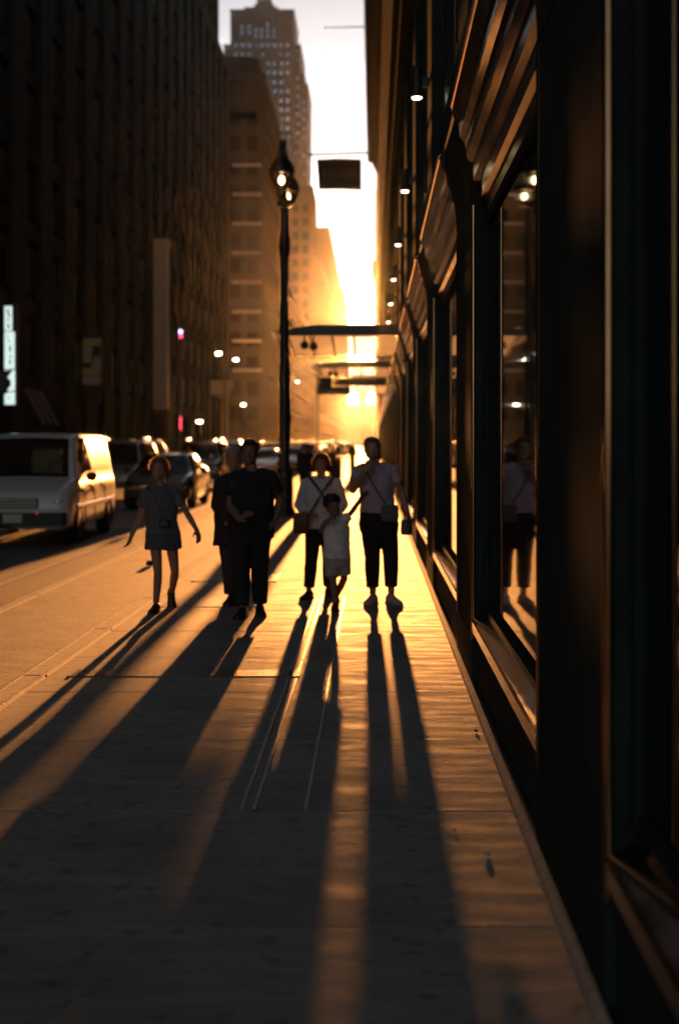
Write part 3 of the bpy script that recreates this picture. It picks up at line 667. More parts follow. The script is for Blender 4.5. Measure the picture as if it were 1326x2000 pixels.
    if detail:
        for k in range(3): MB().box(-.38,.38,-.028,-.021,zh-.17+k*.05,zh-.155+k*.05).build('grille_bar', M['chrome'], root)
        MB().box(-.155,.155,-.108,-.095,f[0][2]+.03,f[0][2]+.17).build('number_plate', M['plate'], root)
        for s in (-1,1):
            y0 = K['ws'][1]+.35
            MB().prism_z(rrect(s*.42-.22,s*.42+.22,y0,y0+.5,.08,2), .45, .62).build('seat', M['seat'], root, smooth=40)
            MB().prism_y([(s*.42-.2,.6),(s*.42+.2,.6),(s*.42+.16,f[4][4]-.45),(s*.42-.16,f[4][4]-.45)], y0+.45, y0+.57).build('seat_back', M['seat'], root)
        MB().box(-.7,.7,K['ws'][0]+.25,K['ws'][0]+.6,f[3][3]-.25,f[3][3]-.08).build('dashboard', M['black'], root)
    if 'taxi' in name or 'cab' in name: MB().ball((0,2.5,K['st'][5][4]+.07), (.28,.12,.12), 14, 8).build('roof_sign', M['plate'], root, smooth=180)
    tag(root, lab, 'van' if 'van' in name else 'car', 'traffic in the road'); return root

RZ = ROAD
va = make_car('parked_van', 'van', M['vanpaint'], 'white van with dark windscreen at the left edge, sunlit along its side', (-5.90, 23.4, RZ), R(1.6))
MB().box(-.60,.0,-.115,-.10,.30,.34).build('bumper_strip', M['greystone'], va)
MB().box(.38,.42,-.12,-.09,.53,.56).build('marker_light', M['marker'], va)
MB().prism_y([(.962,.60),(.974,.61),(.974,.66),(.962,.67)], .5, 4.4).build('side_trim', M['vanpaint'], va)
MB().box(-.10,.42,1.95,1.98,1.16,1.58).build('sunpatch_sheet', M['plate'], va)  # pale sheet standing in for the patch of sunlight behind the windscreen
for s in (-.34, .30):
    MB().tube([(s,.90,1.17),(s+.20,1.10,1.40),(s+.28,1.18,1.49)], .009, 6).build('wiper', M['black'], va)
for y in (1.28, 2.25, 3.4):
    for s in (-1, 1): MB().box(s*.962-.004, s*.962+.004, y-.006, y+.006, .36, 1.02).build('door_seam', M['black'], va)
MB().box(.958,.985,2.0,2.16,.86,.90).build('door_handle', M['black'], va)
make_car('dark_sedan', 'sedan', M['paint_black'], 'black sedan with a lit roof edge just behind the girl in shorts', (-5.55, 36.5, RZ), R(.5))
make_car('grey_suv', 'suv', M['paint_grey'], 'grey high-roofed car behind the van with glinting windscreen', (-7.9, 42.5, RZ), R(.5))
make_car('dark_suv', 'suv', M['paint_black'], 'bulky dark car between the black sedan and the elderly pair', (-6.6, 53, RZ))
make_car('light_sedan', 'sedan', M['paint_silver'], 'silver sedan glinting just past the big man, by the lamp post', (-5.25, 66, RZ))
make_car('white_sedan', 'sedan', M['paint_white'], 'pale sedan glinting just right of the lamp post shaft', (-4.55, 82, RZ), detail=False)
far = [('taxi','sedan','taxi',-4.6,96,'yellow taxi glinting in the queue beyond the sign pole'),('blue_suv','suv','blue',-7.8,74,'blue high-roofed car in the outer lane behind the dark one'),
       ('silver_suv','suv','silver',-7.6,104,'silver high-roofed car in the outer lane ahead of the taxi'),('red_sedan','sedan','red',-4.5,116,'red sedan in the bright queue behind the taxi'),
       ('white_suv','suv','white',-7.4,128,'white high-roofed car in the outer lane, in the bright queue'),('black_taxi_car','sedan','grey',-4.4,140,'grey sedan in the bright queue behind the red one'),
       ('dark_blue_sedan','sedan','blue',-7.4,150,'blue sedan in the bright queue of the outer lane'),('green_sedan','sedan','green',-4.4,164,'green sedan far down the near lane'),
       ('pale_suv','suv','white',-4.3,186,'white high-roofed car far down the near lane'),('yellow_cab','sedan','taxi',-7.3,178,'yellow cab far down the outer lane'),
       ('far_silver_sedan','sedan','silver',-4.3,214,'silver sedan almost lost in the glare of the near lane'),('far_black_suv','suv','black',-7.3,206,'black high-roofed car almost lost in the glare'),
       ('grey_hatch','suv','grey',-4.5,89,'grey high-roofed car just ahead of the yellow taxi'),('black_cab','sedan','black',-4.5,106,'black sedan right behind the yellow taxi'),('dark_green_suv','suv','green',-4.4,128,'dark green high-roofed car in the near-lane queue'),('silver_cab','sedan','silver',-4.4,152,'silver sedan in the near-lane queue behind the grey one'),('black_queue_suv','suv','black',-4.3,175,'black high-roofed car deep in the near-lane queue'),('red_queue_suv','suv','red',-4.3,200,'dull red high-roofed car deep in the near-lane queue'),
       ('farthest_sedan','sedan','white',-7.2,240,'farthest pale sedan in the glare of the outer lane'),('farthest_suv','suv','silver',-4.2,248,'farthest high-roofed car in the glare of the near lane'),
       ('parked_black_sedan','sedan','black',-11.6,60,'black sedan parked along the far kerb behind the grey car'),('parked_grey_suv','suv','grey',-11.7,70,'grey high-roofed car parked along the far kerb'),
       ('parked_blue_sedan','sedan','blue',-11.6,82,'blue sedan parked along the far kerb'),('parked_silver_sedan','sedan','silver',-11.6,95,'silver sedan parked along the far kerb')]
for nm, kd, pc, x, y, lab in far: make_car(nm, kd, M['paint_'+pc], lab, (x, y, RZ), R(random.uniform(-1,1)), detail=False)

# ------------------------------------------------------------------ people
tex = bpy.data.textures.new('folds', 'CLOUDS'); tex.noise_scale = .09; tex.noise_depth = 2
def fuse(mb, name, m, voxel, parent, smooth=4, folds=0.0):
    """join overlapping solids into one continuous surface"""
    me = mb.mesh('tmp', None); o = bpy.data.objects.new('tmp', me); C.objects.link(o)
    r = o.modifiers.new('r', 'REMESH'); r.mode = 'VOXEL'; r.voxel_size = voxel; r.adaptivity = 0.0
    if smooth: q = o.modifiers.new('s', 'SMOOTH'); q.factor = .5; q.iterations = smooth
    if folds:
        d = o.modifiers.new('d', 'DISPLACE'); d.texture = tex; d.strength = folds; d.mid_level = .5; d.texture_coords = 'LOCAL'
    dg = bpy.context.evaluated_depsgraph_get(); dg.update()
    out = bpy.data.meshes.new_from_object(o.evaluated_get(dg)); out.name = name
    bpy.data.objects.remove(o); bpy.data.meshes.remove(me)
    out.materials.clear(); out.materials.append(m)
    for p in out.polygons: p.use_smooth = True
    return link(name, out, parent)

def ell(c, rx, ry, n=20, tilt=0.0): return [(c[0]+rx*math.cos(2*math.pi*k/n), c[1]+ry*math.sin(2*math.pi*k/n), c[2]+tilt*rx*math.cos(2*math.pi*k/n)) for k in range(n)]
def limb(mb, pts, rads, n=14, flat=True):
    """lofted limb with cut ends (hems)"""
    P = []; Rr = []
    for i in range(len(pts)-1):
        for k in range(4): t = k/4; P.append(Vector(pts[i]).lerp(Vector(pts[i+1]), t)); Rr.append(lerp(rads[i], rads[i+1], t))
    P.append(Vector(pts[-1])); Rr.append(rads[-1])
    return mb.tube(P, Rr, n)

def hand(mb, w, d, side, s, curl=.5):
    """w wrist, d direction of the hand, side towards the thumb"""
    d = Vector(d).normalized(); side = Vector(side); side = (side - d*side.dot(d)).normalized(); nrm = d.cross(side).normalized()
    for k in (-1, 0, 1): mb.cap_seg(w + d*.01*s + side*k*.016*s, .017*s, w + d*.075*s + side*k*.024*s, .014*s, 8)
    for k, L in ((1.5,.068),(.5,.076),(-.5,.072),(-1.5,.056)):
        b = w + d*.078*s + side*k*.0205*s; a1, a2 = curl*.6, curl*1.5
        d1 = d*math.cos(a1)+nrm*math.sin(a1); d2 = d*math.cos(a2)+nrm*math.sin(a2)
        m1 = b + d1*L*.55*s; e = m1 + d2*L*.5*s
        mb.cap_seg(b, .0095*s, m1, .0088*s, 7); mb.cap_seg(m1, .0088*s, e, .0075*s, 7)
    b = w + d*.03*s + side*.028*s; m1 = b + (d*.6+side*.7+nrm*.25).normalized()*.035*s; e = m1 + (d*.9+side*.25+nrm*.3).normalized()*.032*s
    mb.cap_seg(b, .0125*s, m1, .0105*s, 7); mb.cap_seg(m1, .0105*s, e, .0085*s, 7)

def head(mb, c, rot, s):
    """c centre of the skull, facing -y before rot"""
    T = lambda x, y, z: c + rot @ Vector((x*s, y*s, z*s)); q = rot
    def B(x, y, z, r): mb.ball(T(x,y,z), tuple(k*s for k in r), 18, 12, q)
    B(0,.012,.030,(.074,.093,.086)); B(0,-.018,-.025,(.063,.070,.080)); B(0,-.040,-.072,(.042,.042,.038))
    B(0,-.082,.028,(.045,.018,.018))                          # brow
    mb.cap_seg(T(0,-.086,.022), .010*s, T(0,-.104,-.016), .0145*s, 8)      # nose
    B(0,-.083,-.050,(.026,.012,.007)); B(0,-.081,-.061,(.022,.012,.008)); B(0,-.078,-.092,(.022,.016,.014))
    for k in (-1,1):
        B(k*.036,-.066,-.012,(.024,.020,.018)); B(k*.075,.012,-.012,(.010,.020,.032)); B(k*.045,-.02,-.055,(.024,.045,.032))
    return T

def shoe(a, toe_dir, s, m, parent, sole_m, pitch=0.0):
    """a: ankle; toe_dir: horizontal unit direction to the toe; pitch: heel lift (rad)"""
    t = Vector(toe_dir).normalized(); side = Vector((-t.y, t.x, 0)); up = Vector((0,0,1))
    rot = Matrix.Rotation(pitch, 3, side) if pitch else Matrix.Identity(3)
    def place(l, w, h): v = t*l + side*w + up*(h-.085*s); return a + rot @ v
    prof = [(-.075,.026,.0,.055),(-.065,.034,.0,.085),(-.03,.038,.0,.105),(.02,.038,.0,.10),(.06,.042,.0,.075),(.11,.049,.0,.060),(.15,.048,.0,.050),(.18,.036,.002,.040),(.195,.018,.006,.026)]
    rs = [[place(l*s, w*s*math.cos(R(b)), max(.018*s, (lerp(z0, z1, .5)+ (z1-z0)*.5*math.sin(R(b)))*s)) for b in range(0,360,24)] for l,w,z0,z1 in prof]
    o = MB().rings(rs).build('shoe', m, parent, smooth=60)
    rs = [[place(l*s*1.02, (w+.003)*s*k, z*s) for k, z in ((1,.0),(1,.022),(-1,.022),(-1,.0))] for l,w,z0,z1 in prof]
    MB().rings(rs).build('sole', sole_m, o)

def person(label, Y, J, dims, s, skin, top, bottom, shoes, hair, headrot=(0,0,0), curl=(.5,.5), toes=None, group=None, face=True, voxel=.0075, top_folds=.02):
    """J: joints (px, py, dy) measured in the photograph; dims: body half-widths in metres"""
    P = {k: at(v[0], v[1], Y + (v[2] if len(v) > 2 else 0)) for k, v in J.items()}
    for k in ('anL','anR'):
        if len(J[k]) < 4: P[k].z = .085*s
    base = Vector(((P['hipL'].x+P['hipR'].x)/2, Y, 0))
    for k in P: P[k] = P[k] - base
    root_b = MB(); rot = Matrix.Rotation(R(headrot[2]),3,'Z') @ Matrix.Rotation(R(headrot[0]),3,'X') @ Matrix.Rotation(R(headrot[1]),3,'Y')
    T = head(root_b, P['head'], rot, s)
    neck = (P['shL']+P['shR'])/2; neck.z += .035*s; neck.y += .01
    root_b.cap_seg(P['head']+Vector((0,.02,-.06*s)), .048*s, neck, .058*s)
    hipc = (P['hipL']+P['hipR'])/2; shc = (P['shL']+P['shR'])/2
    tilt = 0.0
    hw, ww, cw, dep = dims['hip'], dims['waist'], dims['chest'], dims.get('depth', .11)
    belly = dims.get('belly', 0.0)
    def torso(mb, t, z0f, sh=True):
        H = shc.z-hipc.z; rs = []
        for f, w, d, fy in ((-.16,hw*.80,dep*.95,0),(-.05,hw*.98,dep*1.08,0),(.08,hw,dep*1.08,-belly*.3),(.22,lerp(hw,ww,.6),dep*1.0,-belly*.8),(.40,ww,dep*.96,-belly),(.58,lerp(ww,cw,.6),dep*1.0,-belly*.6),(.76,cw,dep*1.05,-belly*.1),(.90,cw*.99,dep*.98,0),(1.0,cw*.88,dep*.80,.005),(1.07,cw*.52,dep*.60,.01)):
            if f < z0f: continue
            c = hipc.lerp(shc, min(f,1)); c = Vector((lerp(hipc.x, shc.x, f), lerp(hipc.y, shc.y, f)+fy, hipc.z+H*f))
            rs.append(ell(c, w+t, d+t+belly*(.5 if .1 < f < .7 else 0)))
        mb.rings(rs)
    torso(root_b, -.012, -.2)
    al = dims.get('arm', 1.0)*s
    for k in 'LR':
        sh, el, wr = P['sh'+k], P['el'+k], P['wr'+k]
        root_b.cap_seg(sh, .050*al, el, .038*al); root_b.cap_seg(el, .039*al, el.lerp(wr,.3), .040*al); root_b.cap_seg(el.lerp(wr,.3), .040*al, wr, .025*s)
        d = P['ha'+k]-wr if 'ha'+k in P else wr-el
        sd = Vector((1 if k == 'L' else -1, -1.2, .3)) if 'thumb'+k not in dims else Vector(dims['thumb'+k])
        hand(root_b, wr, d, sd, s*1.02, curl[0 if k == 'L' else 1])
        hp, kn, an = P['hip'+k], P['kn'+k], P['an'+k]; lg = dims.get('leg', 1.0)*s
        root_b.cap_seg(hp, .082*lg, kn, .050*lg); cm = kn.lerp(an,.32)+Vector((0,.018*s,0))
        root_b.cap_seg(kn, .050*lg, cm, .052*lg); root_b.cap_seg(cm, .052*lg, an+Vector((0,.005,.02*s)), .034*s)
        td = Vector((toes or {}).get(k, (-.12 if k == 'L' else .12, -1, 0))); td.z = 0; td.normalize()
        pit = dims.get('pitch'+k, 0.0); sdv = Vector((-td.y, td.x, 0)); rm = Matrix.Rotation(pit,3,sdv)
        root_b.cap_seg(an + rm @ Vector((0,0,-.03*s)), .03*s, an + rm @ (td*.12*s+Vector((0,0,-.052*s))), .024*s)
    root = fuse(root_b, 'person', skin, voxel, None, 3); root.location = base
    tag(root, label, 'person', group)
    # ---- top
    mb = MB(); torso(mb, .016, top.get('hem', -.02)); sl = top.get('sleeve', .5)
    if top.get('flare'):
        H = shc.z-hipc.z; f0 = top['hem']; a = Vector((lerp(hipc.x,shc.x,f0), hipc.y, hipc.z+H*f0))
        mb.rings([ell(a, hw+top['flare'], dep+top['flare']), ell(a+Vector((0,0,.12)), hw+top['flare']*.6, dep+top['flare']*.7), ell(a+Vector((0,0,.3)), lerp(hw,ww,.5)+.02, dep+.015)])
    for k in 'LR':
        sh, el, wr = P['sh'+k], P['el'+k], P['wr'+k]; loose = top.get('loose', 1.0)
        mb.ball(sh.lerp(shc,.12)+Vector((0,0,-.01)), (.068*al*loose,.068*al*loose,.062*al), 14, 9)
        mb.cap_seg(shc.lerp(sh,.45)+Vector((0,0,.015)), .058*s, sh+Vector((0,0,-.005)), .058*al)
        if sl <= 1: limb(mb, [sh.lerp(el,-.02), sh.lerp(el,sl)], [.062*al*loose, .058*al*loose*top.get('cuff',1.0)])
        else: limb(mb, [sh.lerp(el,-.02), el, el.lerp(wr, sl-1)], [.064*al*loose,.054*al*loose,.042*al*loose]); mb.ball(el, .054*al*loose, 12, 8)
    mb.rings([ell(neck+Vector((0,-.004,-.05)), .085*s, .075*s), ell(neck+Vector((0,0,.005)), .066*s, .066*s)])
    fuse(mb, top.get('name','shirt'), top['m'], .009, root, 3, top_folds)
    # ---- bottom
    mb = MB(); H = shc.z-hipc.z; wf = bottom.get('waist', .24); ln = bottom['len']; e = bottom.get('ease', .012); rs = []
    for f, w, d in ((-.22,hw*.72,dep*.95),(-.10,hw*.96,dep*1.06),(.02,hw,dep*1.10),(.14,lerp(hw,ww,.4),dep*1.03),(wf,lerp(hw,ww,.75),dep*.98)):
        rs.append(ell(Vector((lerp(hipc.x,shc.x,f), hipc.y-belly*.3*max(f,0)*4, hipc.z+H*f)), w+e*.6, d+e*.6))
    mb.rings(rs)
    if bottom.get('skirt'):
        z = bottom['skirt']; mb.rings([ell(hipc+Vector((0,0,-z)), hw+bottom['flare'], dep+.03), ell(hipc+Vector((0,0,-z*.4)), hw+bottom['flare']*.6, dep+.02), ell(hipc, hw+.008, dep*1.1)])
    for k in 'LR':
        hp, kn, an = P['hip'+k], P['kn'+k], P['an'+k]; a = Vector(hp); a.z += .03
        r0, r1, r2 = bottom['r']
        if ln <= 1: limb(mb, [a, hp.lerp(kn, ln)], [r0*s, r1*s])
        else:
            hem = kn.lerp(an, ln-1); mid = kn.lerp(hem,.45)+Vector((0,.012,0))
            limb(mb, [a, kn, mid, hem], [r0*s, r1*s, lerp(r1,r2,.45)*1.04*s, r2*s]); mb.ball(kn, r1*s*.99, 12, 8)
    fuse(mb, bottom.get('name','trousers'), bottom['m'], .009, root, 2, bottom.get('folds', .010))
    # ---- shoes
    for k in 'LR':
        td = Vector((toes or {}).get(k, (-.12 if k == 'L' else .12, -1, 0)))
        shoe(P['an'+k], td, s*shoes.get('s',1.05), shoes['m'], root, shoes['sole'], dims.get('pitch'+k, 0.0))
    # ---- eyes
    if face:
        for k in (-1,1): MB().ball(T(k*.031,-.077,.006), .0115*s, 10, 7).build('eye', M['eye'], root, smooth=180)
    # ---- hair
    hair(T, rot, s, root)
    return root, P, base, neck, T

M['eye'] = mat('eye', (.25,.24,.23), .2)
def strands(root, T, rot, s, name, m, n, seed, shell, length, thick=.0024, out=.5, grav=.6):
    """separate fine strands rising from a hair shell: what the low sun lights up"""
    rr = random.Random(seed); mb = MB()
    for _ in range(n):
        th = rr.uniform(0, 2*math.pi); z = rr.uniform(-.25, 1); r = math.sqrt(max(0, 1-z*z))
        d = Vector((r*math.cos(th), r*math.sin(th), z))
        if d.y < -.12: continue
        p = T(d.x*shell[0], d.y*shell[1]+.012, d.z*shell[2]+.03); L = length*rr.uniform(.5,1.2)*s
        tang = rot @ Vector((rr.uniform(-1,1), rr.uniform(-1,1), rr.uniform(-1,.2))); v = (rot @ d)*out + tang*.6; v.z -= grav*.4; v.normalize()
        q1 = p + v*L*.5; v2 = Vector((v.x, v.y, v.z-grav)).normalized(); q2 = q1 + v2*L*.5
        w = v.cross(Vector((0,1,0))); w = (w.normalized() if w.length > .01 else Vector((1,0,0)))*thick*s
        mb.add([p-w, p+w, q1+w*.8, q1-w*.8, q2], [(0,1,2,3),(3,2,4)])
    mb.build(name, m, root)

def hair_cap(m, short=True, seed=1, sides=0.0, back=0.0, vol=1.0, fuzz=420, bun=False, curly=False, lit=None, flen=None):
    def f(T, rot, s, root):
        mb = MB(); rr = random.Random(seed)
        mb.ball(T(0,.020,.045), tuple(k*s*vol for k in (.085,.098,.088)), 20, 14, rot)
        mb.ball(T(0,.055,.0), tuple(k*s*vol for k in (.078,.062,.085)), 16, 10, rot)
        if curly:
            for _ in range(60):
                th, z = rr.uniform(0,2*math.pi), rr.uniform(-.1,1); r = math.sqrt(1-z*z) if z < 1 else 0
                if math.sin(th)*r < -.55 and z < .5: continue
                mb.ball(T(.088*r*math.cos(th), .095*r*math.sin(th)+.018, .088*z+.045), rr.uniform(.018,.03)*s, 7, 5)
        if sides:
            for k in (-1,1):
                for j, (x,y) in enumerate(((.075,-.015),(.085,.02),(.078,.05))):
                    mb.cap_seg(T(k*x,y,.03), .024*s, T(k*(x+.008*j), y+.006, -sides), .018*s, 9)
        if back: mb.cap_seg(T(0,.075,.0), .055*s, T(0,.08,-back), .04*s, 10)
        if bun: mb.ball(T(0,.10,.085), (.04*s,.035*s,.035*s), 12, 8)
        o = fuse(mb, 'hair', m, .0085, root, 2, .012)
        # clear the face
        bm = bmesh.new(); bm.from_mesh(o.data); inv = rot.inverted(); c = T(0,0,0)
        kill = []
        for v in bm.verts:
            l = inv @ (v.co - c) / s
            if l.y < -.045 and l.z < .062 and abs(l.x) < (.066 if not sides else .060): kill.append(v)
        bmesh.ops.delete(bm, geom=kill, context='VERTS'); bm.to_mesh(o.data); bm.free()
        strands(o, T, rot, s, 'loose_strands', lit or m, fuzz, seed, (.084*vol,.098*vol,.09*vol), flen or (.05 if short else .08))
        for ch in o.children: ch['kind'] = 'stuff'
    return f

def cloth(name, c, tr=.18): return thin(name, c, tr, .85)
H = dict(brown=thin('brown hair', (.10,.055,.03), .35, .45), dark=thin('dark hair', (.02,.016,.013), .2, .45), fair=thin('fair hair', (.13,.07,.035), .22, .45), glow=thin('pale halo strands', (.85,.58,.32), .72, .5), grey=thin('grey hair', (.45,.41,.36), .45, .45))  # pale strand colour carries the backlit halo around darker hair
SH = dict(dark=mat('dark leather shoe', (.025,.022,.02), .4, bump=.1), pale=mat('pale canvas shoe', (.45,.38,.36), .75, bump=.2, bscale=80), sole=mat('rubber sole', (.35,.33,.3), .8), dsole=mat('dark rubber sole', (.03,.03,.03), .8))

# girl in shorts
p1 = person('girl in grey T-shirt and denim shorts walking alone with arms swinging', 13.2,
    dict(head=(311,915,-.02), shL=(287,958), shR=(341,957), elL=(272,1008,.05), elR=(366,1003,.0), wrL=(257,1048,-.02), wrR=(384,1034,-.12), haL=(250,1066,-.06), haR=(391,1056,-.16),
         hipL=(303,1050), hipR=(334,1050), knL=(309,1118,-.05), knR=(342,1116,.02), anL=(305,1180,-.02), anR=(336,1158,.40,1)),
    dict(hip=.155, waist=.125, chest=.135, depth=.095, pitchR=.95, arm=.86, leg=.92), .86, M['skin'],
    dict(m=cloth('grey cotton', (.14,.14,.15)), hem=-.02, sleeve=.62, loose=1.15, name='shirt'),
    dict(m=cloth('washed denim', (.09,.095,.11), .1), len=.34, r=(.108,.112,.1), skirt=.10, flare=.022, name='shorts', waist=.3),
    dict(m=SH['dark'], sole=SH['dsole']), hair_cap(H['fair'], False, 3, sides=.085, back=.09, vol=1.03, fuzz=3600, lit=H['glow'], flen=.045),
    toes=dict(L=(-.1,-1,0), R=(.25,-1,0)), group='family walking towards the camera', curl=(.55,.5))
# big man
p2 = person('broad man in black shirt and dark trousers, one hand in his pocket', 12.9,
    dict(head=(488,884,0), shL=(459,931), shR=(526,928), elL=(450,985,-.10), elR=(548,978,.04), wrL=(468,1015,-.26), wrR=(537,1016,-.06), haL=(480,1005,-.30), haR=(529,1026,-.10),
         hipL=(471,1040), hipR=(509,1040), knL=(472,1118,-.04), knR=(507,1116,.06), anL=(473,1190,-.12), anR=(508,1185,.10)),
    dict(hip=.200, waist=.195, chest=.195, depth=.14, belly=.05, arm=1.12, leg=1.12), .98, M['skin2'],
    dict(m=cloth('black cotton', (.014,.014,.015), .03), hem=-.10, sleeve=.72, loose=1.2, flare=.014, name='shirt'),
    dict(m=cloth('black trouser cloth', (.016,.016,.018), .03), len=1.93, r=(.108,.082,.070), name='trousers'),
    dict(m=SH['dark'], sole=SH['dsole'], s=1.1), hair_cap(H['dark'], True, 5, fuzz=120, vol=.99),
    group='family walking towards the camera')
# older person behind the man
p3 = person('older person with pale hair and dark jacket close behind the broad man', 13.85,
    dict(head=(457,896,0), shL=(432,938), shR=(482,938), elL=(424,988,.02), elR=(490,988), wrL=(440,1022,-.12), wrR=(478,1022,-.1), haL=(450,1015,-.16), haR=(470,1015,-.14),
         hipL=(441,1042), hipR=(469,1042), knL=(449,1112,-.04), knR=(468,1112,.04), anL=(451,1165,-.02), anR=(468,1165,.10)),
    dict(hip=.165, waist=.155, chest=.155, depth=.115, belly=.02), .93, M['skin'],
    dict(m=cloth('dark jacket cloth', (.022,.021,.022), .04), hem=-.22, sleeve=1.9, loose=1.2, flare=.03, name='jacket'),
    dict(m=cloth('dark grey trouser cloth', (.03,.03,.032), .03), len=1.92, r=(.10,.082,.07), name='trousers'),
    dict(m=SH['dark'], sole=SH['dsole']), hair_cap(H['grey'], True, 8, fuzz=1600, vol=1.02),
    group='family walking towards the camera')
# woman with crossed straps
p4 = person('woman in pale sweater with crossed bag straps and black trousers', 14.4,
    dict(head=(627,908,-.02), shL=(602,941), shR=(653,941), elL=(586,985,.06), elR=(669,985,.06), wrL=(600,1012,-.14), wrR=(655,1012,-.12), haL=(612,1006,-.19), haR=(645,1006,-.18),
         hipL=(612,1040), hipR=(642,1040), knL=(608,1098,-.05), knR=(642,1098,.03), anL=(603,1155,-.05), anR=(641,1155,.12)),
    dict(hip=.160, waist=.155, chest=.160, depth=.12, belly=.02), .88, M['skin'],
    dict(m=cloth('pale knit', (.80,.78,.78), .2), hem=.02, sleeve=1.7, loose=1.28, name='sweater'),
    dict(m=cloth('black trouser fabric', (.014,.014,.015), .03), len=1.88, r=(.098,.075,.062), name='trousers'),
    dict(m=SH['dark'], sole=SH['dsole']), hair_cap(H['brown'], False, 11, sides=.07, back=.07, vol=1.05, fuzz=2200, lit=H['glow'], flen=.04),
    toes=dict(L=(-.35,-1,0), R=(.1,-1,0)), group='family walking towards the camera')
# boy
p5 = person('small boy in white T-shirt and shorts in front of the pale sweater, arm held out', 13.3,
    dict(head=(650,988,-.04), shL=(640,1018), shR=(671,1017), elL=(627,1036,-.02), elR=(687,1000,.02), wrL=(634,1020,-.14), wrR=(703,977,.12), haL=(643,1014,-.17), haR=(709,969,.15),
         hipL=(646,1092), hipR=(669,1092), knL=(651,1136,-.06), knR=(672,1130,.02), anL=(655,1185,-.06), anR=(655,1170,.26,1)),
    dict(hip=.110, waist=.100, chest=.108, depth=.085, arm=.80, leg=.84, pitchR=.7), .80, M['skin2'],
    dict(m=cloth('white cotton', (.82,.80,.82), .2), hem=.02, sleeve=.62, loose=1.3, flare=.022, name='shirt'),
    dict(m=cloth('stone shorts cloth', (.42,.38,.33), .12), len=.80, r=(.098,.088,.08), name='shorts'),
    dict(m=SH['dark'], sole=SH['dsole'], s=.92), hair_cap(H['dark'], True, 14, fuzz=260, vol=1.06, curly=True), headrot=(8,-14,28),
    toes=dict(L=(.05,-1,0), R=(-.2,-1,0)), group='family walking towards the camera')
# woman nearest the shop windows
p6 = person('woman in mauve top and black cropped trousers beside the shop windows, hand at her chin', 13.95,
    dict(head=(727,877,0), shL=(701,917), shR=(764,915), elL=(689,957,-.10), elR=(784,962,.06), wrL=(712,922,-.26), wrR=(797,1008,-.02), haL=(720,905,-.24), haR=(801,1026,-.04),
         hipL=(722,1025), hipR=(757,1025), knL=(727,1086,-.05), knR=(763,1086,.0), anL=(728,1160,-.03), anR=(764,1160,-.02)),
    dict(hip=.192, waist=.150, chest=.158, depth=.115, leg=1.06, arm=.98, thumbL=(1,0,.4)), .96, M['skin'],
    dict(m=cloth('mauve cotton', (.50,.39,.47), .15), hem=.20, sleeve=.55, loose=1.18, name='top'),
    dict(m=cloth('black cropped trousers', (.013,.013,.014), .03), len=1.80, r=(.106,.082,.066), waist=.34, name='trousers'),
    dict(m=SH['pale'], sole=SH['sole'], s=1.08), hair_cap(H['brown'], True, 17, fuzz=260, vol=.98, bun=True),
    toes=dict(L=(-.3,-1,0), R=(.45,-1,0)), group='family walking towards the camera')
# far pedestrian
p7 = person('distant dark-clothed person standing beyond the lamp post', 29.2,
    dict(head=(596,878), shL=(589,888), shR=(604,888), elL=(587,899), elR=(607,899), wrL=(589,911), wrR=(606,911), hipL=(593,917), hipR=(601,917), knL=(593,940), knR=(601,940), anL=(593,1005), anR=(602,1005,.1)),
    dict(hip=.165, waist=.15, chest=.165, depth=.12), .98, M['skin'],
    dict(m=cloth('dark coat', (.02,.02,.022), .03), hem=-.2, sleeve=1.9, loose=1.2, flare=.03, name='coat'),
    dict(m=cloth('dark coat trousers', (.02,.02,.022), .03), len=1.92, r=(.105,.085,.07), name='trousers'),
    dict(m=SH['dark'], sole=SH['dsole']), hair_cap(H['dark'], True, 21, fuzz=60), face=False, voxel=.012)

def walker(x, y, k, lab):
    o = copy_tree(p7[0]); o.location = (x, y, 0); o.scale = (k, k, k); o.rotation_euler = (0, 0, random.uniform(-.3,.3)); tag(o, lab, 'person', 'distant pedestrians'); return o
tag(p7[0], group='distant pedestrians')
walker(-1.35, 47, .96, 'dark-clothed pedestrian far off between the sweater woman and the mauve-top woman')
walker(-.95, 66, 1.03, 'farther dark-clothed pedestrian under the second canopy')
walker(.15, 57, .98, 'dark-clothed pedestrian walking close to the shop wall far behind the mauve-top woman')
walker(-1.9, 78, 1.0, 'farthest dark-clothed pedestrian near the kerb beyond the litter bin')
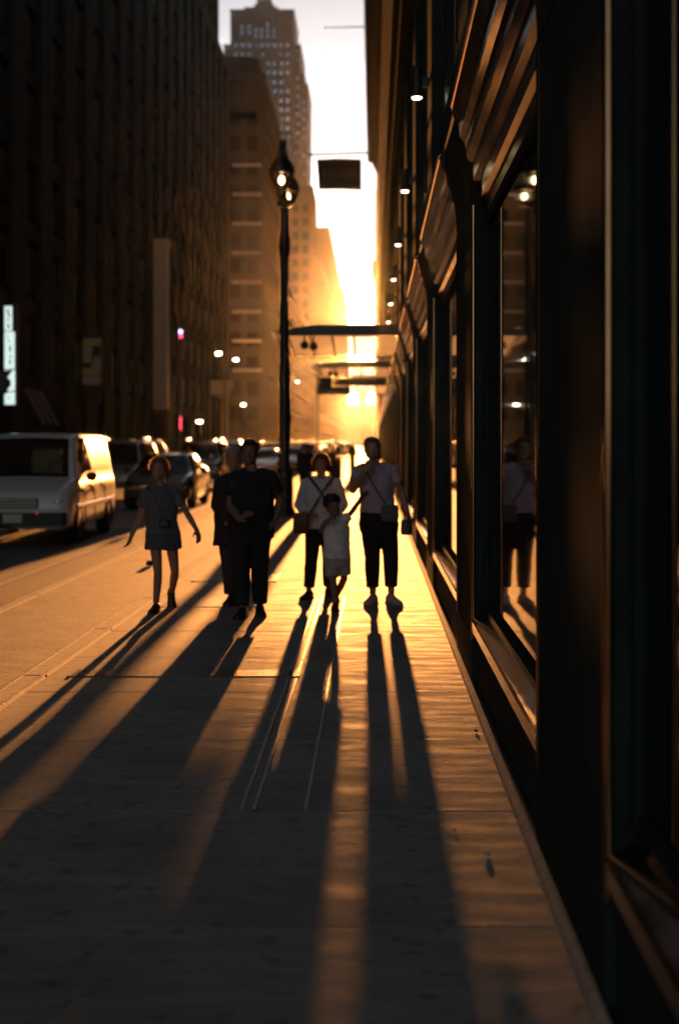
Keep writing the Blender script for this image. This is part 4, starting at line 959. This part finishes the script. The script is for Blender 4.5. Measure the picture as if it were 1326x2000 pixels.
# ------------------------------------------------------------------ bags and straps
def strap(root_loc, pts, w, m, name, parent):
    mb = MB(); P = [Vector(p) for p in pts]; rs = []
    for i, p in enumerate(P):
        t = (P[min(i+1,len(P)-1)]-P[max(i-1,0)]).normalized(); a = t.cross(Vector((0,-1,0))).normalized()*w; n = Vector((0,-.006,0))
        rs.append([p-a, p+a, p+a+n, p-a+n])
    return mb.rings(rs).build(name, m, parent)
leather = mat('brown leather', (.11,.05,.025), .45, var=.25, scale=9, bump=.2, bscale=60); blackl = mat('black leather', (.02,.018,.018), .4, bump=.15, bscale=60)
def bag(name, c, w, h, d, m, lab, strap_pts=None, rz=0, sw=.012):
    b = empty(name, c, rz)
    rs = [[(x, y, z) for x, y in rrect(-a*w, a*w, -q*d, q*d, min(a*w,q*d)*.6, 3)] for z, a, q in ((-h,.62,.7),(-h*.9,.9,.95),(-h*.3,1.0,1.0),(h*.5,.92,.85),(h*.95,.80,.55),(h,.76,.45))]
    MB().rings(rs).build('pouch', m, b, smooth=50)
    MB().rings([[(x,y,z) for x,y in rrect(-a*w*1.02,a*w*1.02,-q*d*1.06,q*d*.3,.02,2)] for z,a,q in ((h*.05,.80,1.05),(h*.55,.97,.95),(h*1.02,.82,.6))]).build('flap', m, b, smooth=40)
    MB().box(-.012,.012,-d*1.15,-d*1.02,h*.1,h*.22).build('clasp', M['bronze2'], b)
    if strap_pts:
        o = strap(None, [Vector(q)-Vector(c) for q in strap_pts], sw, m, 'strap', b)
    return tag(b, lab, 'bag')
def on4(px, py, d): return at(px, py, 14.4+d)
bag('shoulder_bag', at(588,1022,14.22), .082, .105, .045, leather, 'brown leather bag at the hip of the woman in the pale sweater',
    [on4(653,931,-.02), on4(645,940,-.12), on4(634,955,-.165), on4(622,975,-.185), on4(610,995,-.19), on4(600,1008,-.18)])
bag('crossbody_pouch', at(655,1030,14.25), .06, .06, .03, blackl, 'small dark pouch strapped across the pale sweater, behind the boy',
    [on4(603,931,-.02), on4(611,940,-.12), on4(621,953,-.165), on4(633,972,-.188), on4(645,993,-.19), on4(654,1016,-.17)])
bag('hip_bag', at(761,1003,13.78), .090, .082, .03, mat('grey nylon', (.07,.07,.075), .6, bump=.2, bscale=80), 'small grey bag worn at the hip of the woman in the mauve top',
    [at(706,906,13.92), at(712,914,13.82), at(724,938,13.79), at(738,962,13.79), at(752,984,13.79)], sw=.008)
bag('tote_bag', at(793,1030,13.86), .055, .075, .05, blackl, 'black handbag hanging from the hand of the woman in the mauve top',
    [at(788,1018,13.84), at(791,1004,13.88), at(798,1002,13.9), at(800,1018,13.84)], sw=.007)
bag('belt_pouch', at(322,1022,13.05), .05, .035, .03, blackl, 'small dark pouch at the waist of the girl in shorts, on a diagonal strap',
    [at(289,950,13.16), at(293,958,13.09), at(303,980,13.07), at(312,1000,13.07), at(320,1014,13.07)], sw=.008)

# ------------------------------------------------------------------ sunlit street air
hz = MB().box(-430, 430, -210, 2620, ROAD-1.2, 150).build('haze', None); tag(hz, kind='stuff')
hm = bpy.data.materials.new('street haze'); hm.use_nodes = True; t = hm.node_tree
for n in list(t.nodes):
    if n.type != 'OUTPUT_MATERIAL': t.nodes.remove(n)
pv = t.nodes.new('ShaderNodeVolumePrincipled'); pv.inputs['Color'].default_value = (.95,.93,.9,1); pv.inputs['Density'].default_value = .000014; pv.inputs['Anisotropy'].default_value = .95
t.links.new(pv.outputs[0], t.nodes['Material Output'].inputs['Volume']); hz.data.materials.append(hm)
